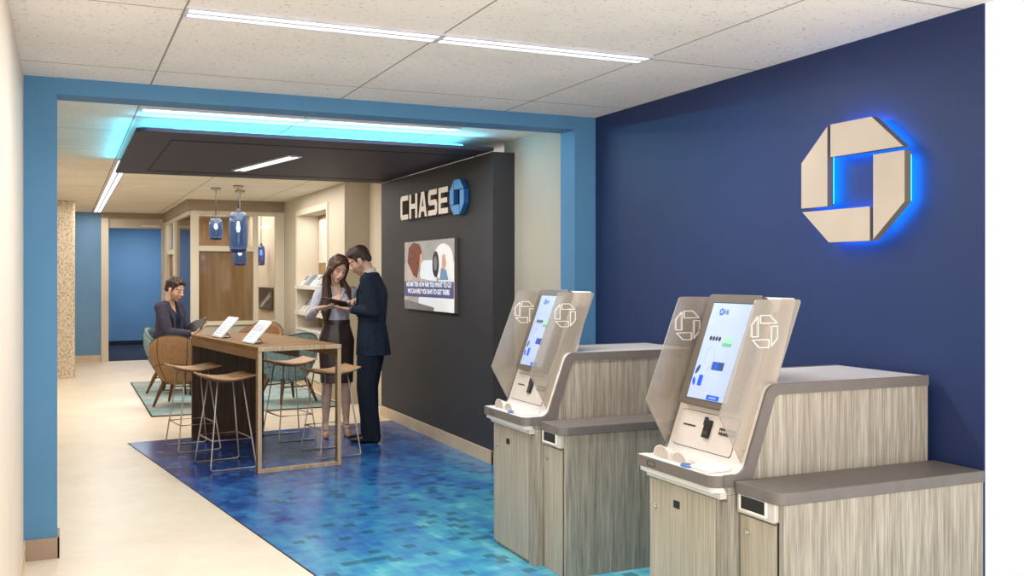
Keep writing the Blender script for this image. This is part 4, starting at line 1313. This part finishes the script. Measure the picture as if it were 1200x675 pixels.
def short_hair(name, parent, H, mat):
    bm = bmesh.new()
    hull(bm, [((0, 0.054, 0.092), (0.050, 0.024, 0.024)), ((0, 0.02, 0.112), (0.052, 0.045, 0.020)), ((0, -0.03, 0.112), (0.060, 0.05, 0.020)), ((0, -0.072, 0.080), (0.062, 0.036, 0.03))], H)
    hull(bm, [((0, -0.070, 0.060), (0.072, 0.044, 0.055)), ((0, -0.078, -0.015), (0.060, 0.030, 0.035))], H)
    for s in (-1, 1):
        hull(bm, [((s * 0.056, 0.045, 0.080), (0.018, 0.025, 0.022)), ((s * 0.066, -0.03, 0.060), (0.016, 0.050, 0.045)), ((s * 0.070, -0.045, 0.01), (0.010, 0.025, 0.03))], H)
        hull(bm, [((s * 0.070, 0.022, 0.045), (0.010, 0.014, 0.03)), ((s * 0.071, 0.016, 0.015), (0.008, 0.010, 0.02))], H)
    hull(bm, [((0.012, 0.060, 0.103), (0.036, 0.018, 0.016)), ((-0.01, 0.02, 0.122), (0.035, 0.03, 0.014))], H)
    return grow(name, bm, mat, parent, 0.005, 2)

def head_mat(pos, yaw, pitch, roll, k=1.0):
    """yaw to its left positive, pitch down positive, roll to its right positive"""
    return (T(*pos) @ Matrix.Rotation(yaw, 4, 'Z') @ Matrix.Rotation(-pitch, 4, 'X') @ Matrix.Rotation(roll, 4, 'Y') @ Matrix.Scale(k, 4))

def tablet(label, M4, w=0.25, h=0.18):
    t = thing('tablet', label, 'tablet', mat4=M4)
    bm = bmesh.new(); prism(bm, rrect(-w / 2, -h / 2, w / 2, h / 2, 0.012), -0.009, 0, XY); obj('tablet_body', bm, M['tabback'], t, 0.002)
    bm = bmesh.new(); prism(bm, rrect(-w / 2 + 0.012, -h / 2 + 0.012, w / 2 - 0.012, h / 2 - 0.012, 0.003), 0.0, 0.0008, XY); obj('screen', bm, M['black'], t)
    return t

# ---- standing man
def man_standing():
    ph = R_(63)
    t = thing('person', 'standing man in navy suit, looking down at a tablet beside the woman', 'person', (2.60, 8.88, 0.006), ph)
    Mi = (T(2.60, 8.88, 0.006) @ Matrix.Rotation(ph, 4, 'Z')).inverted()
    loc = lambda p: Mi @ V(p)
    H = head_mat((0, 0.115, 1.672), R_(8), R_(30), R_(-4), 1.08)
    LW, RW = loc(TABP + V((0.125, -0.085, -0.055))), loc(TABP + V((0.20, 0.11, 0.015)))
    LS, RS = V((-0.185, 0.01, 1.495)), V((0.185, 0.01, 1.495))
    LE = ik(LS, LW, 0.30, 0.26, (-0.25, -0.5, -0.8)); RE = ik(RS, RW, 0.30, 0.26, (0.35, -0.4, -0.8))
    hips = [V((-0.09, 0, 0.93)), V((0.09, 0, 0.93))]
    knees = [V((-0.10, 0.03, 0.50)), V((0.10, 0.05, 0.50))]
    ank = [V((-0.105, -0.02, 0.09)), V((0.11, 0.04, 0.09))]
    bm = bmesh.new()
    head(bm, H)
    hull(bm, [(H @ V((0, -0.03, -0.05)), 0.050), ((0, 0.01, 1.53), (0.060, 0.056, 0.03))])
    hull(bm, [((0, -0.005, 1.54), (0.07, 0.05, 0.03)), ((0, 0, 1.35), (0.15, 0.10, 0.10)), ((-0.15, 0.0, 1.48), 0.04), ((0.15, 0.0, 1.48), 0.04)])
    hull(bm, [((0, 0, 1.33), (0.15, 0.10, 0.10)), ((0, 0, 1.10), (0.135, 0.09, 0.06))])
    hull(bm, [((0, 0, 1.10), (0.135, 0.09, 0.06)), ((0, 0, 0.93), (0.15, 0.10, 0.08))])
    for i in range(2): limb(bm, [hips[i], knees[i], ank[i]], [0.078, 0.052, 0.036]); limb(bm, [ank[i], ank[i] + V((0, 0.10, -0.062))], [0.032, 0.018])
    for S, E, W in ((LS, LE, LW), (RS, RE, RW)): limb(bm, [S, E, W], [0.046, 0.037, 0.027])
    fw = loc(TABP) - loc(TABP + V((0.3, -0.10, -0.02)))
    up = Mi.to_3x3() @ V((0.30, 0.25, 0.9))
    hand(bm, LW, fw, up, 1, 0.22)
    hand(bm, RW, Mi.to_3x3() @ V((-0.9, -0.35, -0.12)), Mi.to_3x3() @ V((-0.1, -0.2, -1)), 1, 0.35)
    grow('body', bm, [M['skin'], M['lip'], M['eye'], M['hair_d'], M['stubble']], t, 0.0048, 3, pick=face_pick(H, True))
    short_hair('hair', t, H, M['hair_d'])
    # shirt
    bm = bmesh.new()
    hull(bm, [((0, 0.008, 1.535), (0.08, 0.068, 0.03)), ((0, 0.004, 1.35), (0.155, 0.112, 0.10))])
    hull(bm, [((0, 0.0, 1.33), (0.155, 0.112, 0.10)), ((0, 0, 1.05), (0.14, 0.10, 0.05))])
    hull(bm, [((0, 0.012, 1.545), (0.068, 0.066, 0.012)), ((0, 0.026, 1.592), (0.062, 0.064, 0.008), Matrix.Rotation(R_(-18), 3, 'X'))])
    for E, W in ((LE, LW), (RE, RW)):
        d = (W - E).normalized(); limb(bm, [W - d * 0.06, W - d * 0.008], [0.036, 0.035])
    grow('shirt', bm, M['shirt'], t, 0.006, 2)
    # jacket
    bm = bmesh.new()
    hull(bm, [((0, -0.008, 1.548), (0.080, 0.066, 0.028)), ((0, -0.01, 1.37), (0.180, 0.142, 0.10)), ((-0.165, 0.0, 1.485), 0.062), ((0.165, 0.0, 1.485), 0.062)])
    hull(bm, [((0, -0.01, 1.37), (0.180, 0.142, 0.10)), ((0, 0, 1.10), (0.168, 0.132, 0.05))])
    hull(bm, [((0, 0, 1.10), (0.168, 0.132, 0.05)), ((0, -0.010, 0.93), (0.190, 0.155, 0.05)), ((0, -0.015, 0.80), (0.196, 0.165, 0.05))])
    for S, E, W in ((LS, LE, LW), (RS, RE, RW)):
        d = (W - E).normalized(); limb(bm, [S, (S + E) / 2, E, W - d * 0.035], [0.070, 0.064, 0.055, 0.043])
    def openv(c, n):
        return c.y > 0.03 and c.z > 1.16 and abs(c.x) < 0.012 + 0.062 * (c.z - 1.16) / 0.34 and c.z < 1.60 and abs(n.y) > 0.15
    jk = grow('jacket', bm, M['suit'], t, 0.007, 4, cut=[((0, 0, 0.805), (0, 0.0, -1))], kill=openv)
    bm = bmesh.new()
    for s in (-1, 1):
        hull(bm, [((s * 0.080, 0.045, 1.55), (0.018, 0.016, 0.02)), ((s * 0.074, 0.122, 1.38), (0.028, 0.010, 0.02)), ((s * 0.020, 0.134, 1.17), (0.014, 0.008, 0.02))])
    grow('lapel', bm, M['suit'], jk, 0.005, 2)
    # trousers
    bm = bmesh.new()
    hull(bm, [((0, -0.005, 0.98), (0.155, 0.112, 0.05)), ((-0.075, -0.008, 0.88), (0.10, 0.115, 0.07)), ((0.075, -0.008, 0.88), (0.10, 0.115, 0.07))])
    for i in range(2): limb(bm, [hips[i] + V((0, 0, -0.04)), knees[i], ank[i] + V((0, 0.0, -0.045))], [(0.098, 0.122, 0.09), (0.076, 0.094, 0.07), (0.066, 0.088, 0.04)])
    grow('trousers', bm, M['trouser'], t, 0.008, 4, cut=[((0, 0, 0.040), (0, 0.0, -1))])
    for a in ank: shoe('shoe', t, a, (0.05, 1, 0), M['shoe'])
    # wrist watch
    d = (LW - LE).normalized()
    s, u = frame_of(d)
    bm = bmesh.new(); tube(bm, [LW - d * 0.004 + (s * math.cos(a) + u * math.sin(a)) * 0.0335 for a in (k * PI / 8 for k in range(16))], 0.0065, 6, closed=True)
    obj('wrist_watch', bm, M['black'], t)
    return t

# ---- standing woman
def woman_standing():
    ph = R_(176)
    base = V((2.375, 9.30, 0.006))
    t = thing('person', 'standing woman with long brown hair, grey blouse and dark leather skirt', 'person', base, ph)
    Mi = (T(*base) @ Matrix.Rotation(ph, 4, 'Z')).inverted()
    loc = lambda p: Mi @ V(p)
    H = head_mat((0.0, 0.075, 1.595), R_(12), R_(24), R_(-13), 1.03)
    # her left is image right
    RW, LW = loc(TABP + V((-0.165, 0.045, -0.045))), loc(TABP + V((0.07, 0.185, 0.06)))
    LS, RS = V((-0.155, 0.0, 1.385)), V((0.155, 0.0, 1.385))
    LE = ik(LS, LW, 0.275, 0.235, (-0.3, -0.6, -0.8)); RE = ik(RS, RW, 0.275, 0.235, (0.35, -0.6, -0.8))
    hips = [V((-0.08, 0, 0.93)), V((0.08, 0, 0.93))]
    knees = [V((-0.085, 0.02, 0.52)), V((0.09, 0.01, 0.52))]
    ank = [V((-0.095, -0.02, 0.135)), V((0.10, -0.03, 0.135))]
    bm = bmesh.new()
    head(bm, H, True)
    hull(bm, [(H @ V((0, -0.03, -0.05)), 0.038), ((0, -0.005, 1.42), (0.045, 0.042, 0.025))])
    hull(bm, [((0, -0.01, 1.415), (0.075, 0.045, 0.025)), ((0, 0.0, 1.28), (0.115, 0.075, 0.09)), ((-0.13, 0, 1.38), 0.034), ((0.13, 0, 1.38), 0.034)])
    hull(bm, [((0, 0, 1.27), (0.115, 0.08, 0.09)), ((0, 0, 1.07), (0.10, 0.07, 0.05))])
    hull(bm, [((0, 0, 1.07), (0.10, 0.07, 0.05)), ((0, -0.01, 0.93), (0.14, 0.10, 0.08))])
    for i in range(2):
        limb(bm, [hips[i], knees[i], (knees[i] * 0.62 + ank[i] * 0.38) + V((0, -0.02, 0)), ank[i]], [0.074, 0.050, 0.050, 0.029])
        limb(bm, [ank[i], ank[i] + V((0, 0.06, -0.065)), ank[i] + V((0, 0.11, -0.112))], [0.028, 0.027, 0.018])
    for S, E, W in ((LS, LE, LW), (RS, RE, RW)): limb(bm, [S, E, W], [0.036, 0.030, 0.022])
    hand(bm, RW, Mi.to_3x3() @ V((0.95, -0.28, 0.10)), Mi.to_3x3() @ V((0.3, 0.25, 0.9)), -1, 0.25)
    hand(bm, LW, Mi.to_3x3() @ V((-0.5, -0.95, -0.22)), Mi.to_3x3() @ V((-0.2, -0.1, -1)), 1, 0.35)
    grow('body', bm, [M['skin_w'], M['lip'], M['eye'], M['hair_d'], M['skin_w']], t, 0.0048, 3, pick=face_pick(H, False))
    # hair
    bm = bmesh.new()
    hull(bm, [((0, 0.050, 0.098), (0.034, 0.026, 0.020)), ((0, -0.02, 0.116), (0.062, 0.065, 0.022)), ((0, -0.078, 0.07), (0.066, 0.036, 0.04)), ((0.062, 0.02, 0.072), (0.02, 0.03, 0.03)), ((-0.062, 0.02, 0.072), (0.02, 0.03, 0.03))], H)
    for s in (-1, 1):
        hull(bm, [((s * 0.030, 0.062, 0.092), (0.022, 0.018, 0.020)), ((s * 0.058, 0.048, 0.060), (0.018, 0.024, 0.030))], H)
        hull(bm, [((s * 0.062, 0.040, 0.060), (0.018, 0.026, 0.03)), ((s * 0.076, 0.016, -0.02), (0.018, 0.034, 0.03)), ((s * 0.070, -0.04, 0.04), (0.024, 0.05, 0.05))], H)
        a = H @ V((s * 0.076, 0.010, -0.01)); b = H @ V((s * 0.084, -0.01, -0.10))
        lo = V((s * 0.105, 0.070, 1.36)); l2 = V((s * 0.120, 0.105, 1.20)); l3 = V((s * 0.120, 0.110, 1.12))
        if s < 0: lo = V((-0.095, 0.02, 1.39)); l2 = V((-0.11, 0.03, 1.29)); l3 = V((-0.11, 0.03, 1.22))
        limb(bm, [a, b, lo, l2, l3], [(0.024, 0.040, 0.03), (0.034, 0.050, 0.03), (0.050, 0.046, 0.03), (0.048, 0.034, 0.03), (0.026, 0.018, 0.02)])
    hull(bm, [((0, -0.070, 0.060), (0.078, 0.044, 0.055)), ((0, -0.078, -0.04), (0.076, 0.036, 0.04))], H)
    hull(bm, [(H @ V((0, -0.078, -0.04)), (0.074, 0.038, 0.04)), ((0, -0.085, 1.36), (0.10, 0.032, 0.05)), ((0, -0.10, 1.22), (0.085, 0.022, 0.04))])
    grow('hair', bm, M['hair_l'], t, 0.005, 2)
    # blouse
    bm = bmesh.new()
    hull(bm, [((0, -0.008, 1.42), (0.07, 0.05, 0.022)), ((0, 0.0, 1.29), (0.132, 0.090, 0.09)), ((-0.135, 0, 1.378), 0.048), ((0.135, 0, 1.378), 0.048)])
    for s in (-1, 1): hull(bm, [((s * 0.062, 0.058, 1.275), (0.060, 0.050, 0.058))])
    hull(bm, [((0, 0.005, 1.27), (0.132, 0.095, 0.09)), ((0, 0, 1.07), (0.120, 0.088, 0.05))])
    for S, E, W in ((LS, LE, LW), (RS, RE, RW)):
        d = (W - E).normalized(); limb(bm, [S, (S + E) / 2, E, W - d * 0.05], [0.052, 0.050, 0.046, 0.036])
    def openv(c, n):
        return c.y > 0.02 and c.z > 1.275 and abs(c.x) < 0.052 * (c.z - 1.275) / 0.16 and c.z < 1.47 and abs(c.x) < 0.06
    bl = grow('blouse', bm, M['blouse'], t, 0.006, 3, kill=openv)
    bm = bmesh.new()
    for s in (-1, 1):
        hull(bm, [((s * 0.055, 0.020, 1.430), (0.012, 0.022, 0.016)), ((s * 0.058, 0.058, 1.395), (0.016, 0.012, 0.018)), ((s * 0.018, 0.098, 1.29), (0.008, 0.008, 0.014))])
    grow('collar', bm, M['blouse'], bl, 0.005, 2)
    # skirt
    bm = bmesh.new()
    hull(bm, [((0, 0, 1.09), (0.124, 0.092, 0.03)), ((0, -0.012, 0.92), (0.176, 0.128, 0.06))])
    hull(bm, [((0, -0.012, 0.92), (0.176, 0.128, 0.06)), ((0, 0.008, 0.50), (0.158, 0.108, 0.05))])
    sk = grow('skirt', bm, M['skirt'], t, 0.007, 4, cut=[((0, 0, 0.515), (0, 0, -1))])
    bm = bmesh.new(); lathe(bm, [(1.0, 1.07), (1.02, 1.09), (1.0, 1.115)], n=36)
    for v in bm.verts: v.co.x *= 0.127; v.co.y *= 0.094
    obj('waistband', bm, M['skirt'], sk)
    for i, a in enumerate(ank): shoe('heeled_shoe', t, a, (-0.05 if i == 0 else 0.12, 1, 0), M['heel'], 0.075)
    return t

# ---- seated man
def man_seated():
    base = V((1.205, 13.55, 0.010)); ph = math.atan2(-0.82, -0.57); k = 1.13
    t = thing('person', 'seated man in charcoal jacket, in the teal armchair, reading a black tablet', 'person', base, ph)
    t.scale = (k, k, k)
    Mi = (T(*base) @ Matrix.Rotation(ph, 4, 'Z') @ Matrix.Scale(k, 4)).inverted()
    loc = lambda p: Mi @ V(p)
    H = head_mat((0.02, 0.125, 1.190), R_(-6), R_(20), R_(2), 1.10)
    # his left is image right / far side
    LW, RW = loc(TABS + TM3 @ V((-0.135, -0.03, -0.035))), loc(TABS + TM3 @ V((0.135, -0.04, -0.035)))
    LS, RS = V((-0.19, 0.04, 0.995)), V((0.19, 0.04, 0.995))
    LE = ik(LS, LW, 0.30, 0.26, (-0.35, -0.3, -0.9)); RE = ik(RS, RW, 0.30, 0.26, (0.4, -0.3, -0.9))
    hips = [V((-0.095, -0.02, 0.490)), V((0.095, -0.02, 0.490))]
    knees = [V((-0.12, 0.42, 0.475)), V((0.14, 0.42, 0.475))]
    ank = [V((-0.12, 0.40, 0.085)), V((0.16, 0.46, 0.085))]
    bm = bmesh.new()
    head(bm, H)
    hull(bm, [(H @ V((0, -0.03, -0.05)), 0.050), ((0, 0.035, 1.0), (0.058, 0.052, 0.03))])
    hull(bm, [((0, 0.03, 1.04), (0.07, 0.05, 0.03)), ((0, 0.035, 0.85), (0.15, 0.10, 0.10)), ((-0.15, 0.035, 0.985), 0.04), ((0.15, 0.035, 0.985), 0.04)])
    hull(bm, [((0, 0.035, 0.85), (0.15, 0.10, 0.10)), ((0, 0.0, 0.52), (0.15, 0.11, 0.07))])
    for i in range(2):
        limb(bm, [hips[i], knees[i], ank[i]], [0.075, 0.052, 0.036]); limb(bm, [ank[i], ank[i] + V((0, 0.10, -0.058))], [0.032, 0.018])
    for S, E, W in ((LS, LE, LW), (RS, RE, RW)): limb(bm, [S, E, W], [0.046, 0.037, 0.027])
    Q = Mi.to_3x3() @ TM3
    hand(bm, LW, Q @ V((0.6, 0.75, -0.05)), Q @ V((0.25, 0, 1)), -1, 0.25)
    hand(bm, RW, Q @ V((-0.6, 0.75, -0.05)), Q @ V((-0.25, 0, 1)), 1, 0.25)
    grow('body', bm, [M['skin'], M['lip'], M['eye'], M['hair_d'], M['stubble']], t, 0.0048, 3, pick=face_pick(H, True))
    short_hair('hair', t, H, M['hair_d'])
    bm = bmesh.new()
    hull(bm, [((0, 0.04, 1.0), (0.085, 0.066, 0.02)), ((0, 0.045, 0.85), (0.156, 0.112, 0.10))])
    hull(bm, [((0, 0.045, 0.85), (0.156, 0.112, 0.10)), ((0, 0.01, 0.53), (0.155, 0.115, 0.06))])
    grow('top', bm, M['tee'], t, 0.007, 3, kill=lambda c, n: c.y > 0.06 and c.z > 0.90 and abs(c.x) < 0.055 * (c.z - 0.90) / 0.1)
    bm = bmesh.new()
    hull(bm, [((0, 0.02, 1.045), (0.082, 0.066, 0.03)), ((0, 0.038, 0.86), (0.180, 0.128, 0.10)), ((-0.17, 0.038, 0.985), 0.062), ((0.17, 0.038, 0.985), 0.062)])
    hull(bm, [((0, 0.038, 0.86), (0.180, 0.128, 0.10)), ((0, 0.0, 0.56), (0.178, 0.135, 0.10))])
    for S, E, W in ((LS, LE, LW), (RS, RE, RW)):
        d = (W - E).normalized(); limb(bm, [S, (S + E) / 2, E, W - d * 0.04], [0.070, 0.064, 0.055, 0.043])
    def openv(c, n):
        return c.y > 0.06 and c.z > 0.60 and abs(c.x) < 0.055 + 0.035 * min(1, max(0, (c.z - 0.7) / 0.3)) and c.z < 1.07 and n.y > 0.1 and c.y < 0.2
    jk = grow('jacket', bm, M['suit2'], t, 0.007, 4, kill=openv)
    bm = bmesh.new()
    for s in (-1, 1):
        hull(bm, [((s * 0.082, 0.075, 1.045), (0.016, 0.016, 0.02)), ((s * 0.098, 0.156, 0.88), (0.030, 0.012, 0.02)), ((s * 0.072, 0.160, 0.66), (0.016, 0.010, 0.02))])
    grow('lapel', bm, M['suit2'], jk, 0.005, 2)
    bm = bmesh.new()
    hull(bm, [((0, 0.0, 0.57), (0.165, 0.12, 0.05)), ((-0.085, 0.0, 0.49), (0.095, 0.12, 0.085)), ((0.085, 0.0, 0.49), (0.095, 0.12, 0.085))])
    for i in range(2): limb(bm, [hips[i], knees[i], ank[i] + V((0, 0, -0.03))], [0.092, 0.074, 0.062])
    grow('trousers', bm, M['trouser'], t, 0.008, 4, cut=[((0, 0, 0.05), (0, 0.0, -1))])
    for a in ank: shoe('shoe', t, a, (0, 1, 0), M['shoe'])
    return t

# tablets in their hands
TABP = V((2.285, 8.965, 1.285))
nz = V((0.42, 0.36, 0.83)).normalized(); ax = V((0.9, -0.42, 0)); ax = (ax - nz * ax.dot(nz)).normalized()
tablet('dark tablet held between the standing man and woman', basis(TABP, ax, nz.cross(ax)), 0.24, 0.17)
TABS = at_depth(231, 381, 12.72)
fd = V((0.82, -0.57, 0))
ns = (V((0, 0, 0.62)) - fd * 0.38 + V((-0.12, -0.99, 0)) * 0.45).normalized(); axs = V((fd.y, -fd.x, 0)); axs = (axs - ns * axs.dot(ns)).normalized()
B4 = basis(TABS, axs, ns.cross(axs))
TM3 = B4.to_3x3()
tablet('black tablet held by the seated man', B4, 0.27, 0.20)
man_standing(); woman_standing(); man_seated()

# ------------------------------------------------------------------ lights
def area(name, loc, rot, sx, sy, power, color=(1, 1, 1)):
    d = bpy.data.lights.new(name, 'AREA'); d.shape = 'RECTANGLE'; d.size = sx; d.size_y = sy
    d.energy = power; d.color = color
    o = bpy.data.objects.new(name, d); COL.objects.link(o)
    o.location = loc; o.rotation_euler = rot
    return o
WARM = (1.0, 0.965, 0.91)
area('front_strip_light', (1.55, 4.22, H1 - 0.02), (0, 0, 0), 2.2, 0.13, 60, (1, 0.98, 0.96))
area('portal_strip_light', (1.6, 7.02, H2 - 0.02), (0, 0, 0), 2.2, 0.12, 28, (0.95, 0.98, 1))
area('aisle_strip_light', (0.47, 14.5, H2 - 0.02), (0, 0, 0), 0.12, 8.4, 80, WARM)
area('canopy_light', (1.64, 9.02, 2.54), (0, 0, math.atan2(-1.38, 0.255)), 1.38, 0.1, 22, WARM)
area('lounge_light', (2.0, 12.6, H2 - 0.02), (0, 0, 0), 1.6, 2.6, 64, WARM)
area('alcove_light', (3.2, 13.3, 2.38), (0, 0, 0), 0.2, 1.5, 5, WARM)
area('office_light', (2.4, 17.0, H2 - 0.03), (0, 0, 0), 1.1, 2.5, 45, WARM)
area('corridor_light', (1.4, 21.3, H2 - 0.03), (0, 0, 0), 1.2, 2.5, 62, (0.93, 0.98, 1))
# cyan wash on the ceiling from the canopy's edge strips
area('canopy_edge_glow', (1.75, 7.345, 2.580), (R_(-112), 0, 0), 2.5, 0.02, 16, (0.10, 0.60, 1.0))
area('canopy_top_glow', (1.75, 7.66, 2.590), (R_(180), 0, 0), 2.5, 0.5, 10, (0.14, 0.64, 1.0))
area('canopy_side_glow', (0.445, 8.8, 2.588), (0, R_(112), 0), 0.02, 2.6, 5, (0.04, 0.62, 1.0))
# added fill lamp behind the viewer, tilted up to brighten ceiling and walls
area('added_front_fill', (1.6, 0.3, 1.2), (R_(118), 0, R_(0)), 3.2, 1.8, 88, (1, 0.98, 0.95))
w = bpy.data.worlds.new('world'); SC.world = w; w.use_nodes = True
bg = w.node_tree.nodes['Background']; bg.inputs[0].default_value = (1, 1, 1, 1); bg.inputs[1].default_value = 1.0
SC.view_settings.view_transform = 'Standard'
SC.view_settings.look = 'None'
SC.cycles.use_denoising = True
SC.cycles.max_bounces = 8
SC.cycles.transparent_max_bounces = 16
SC.cycles.sample_clamp_indirect = 6
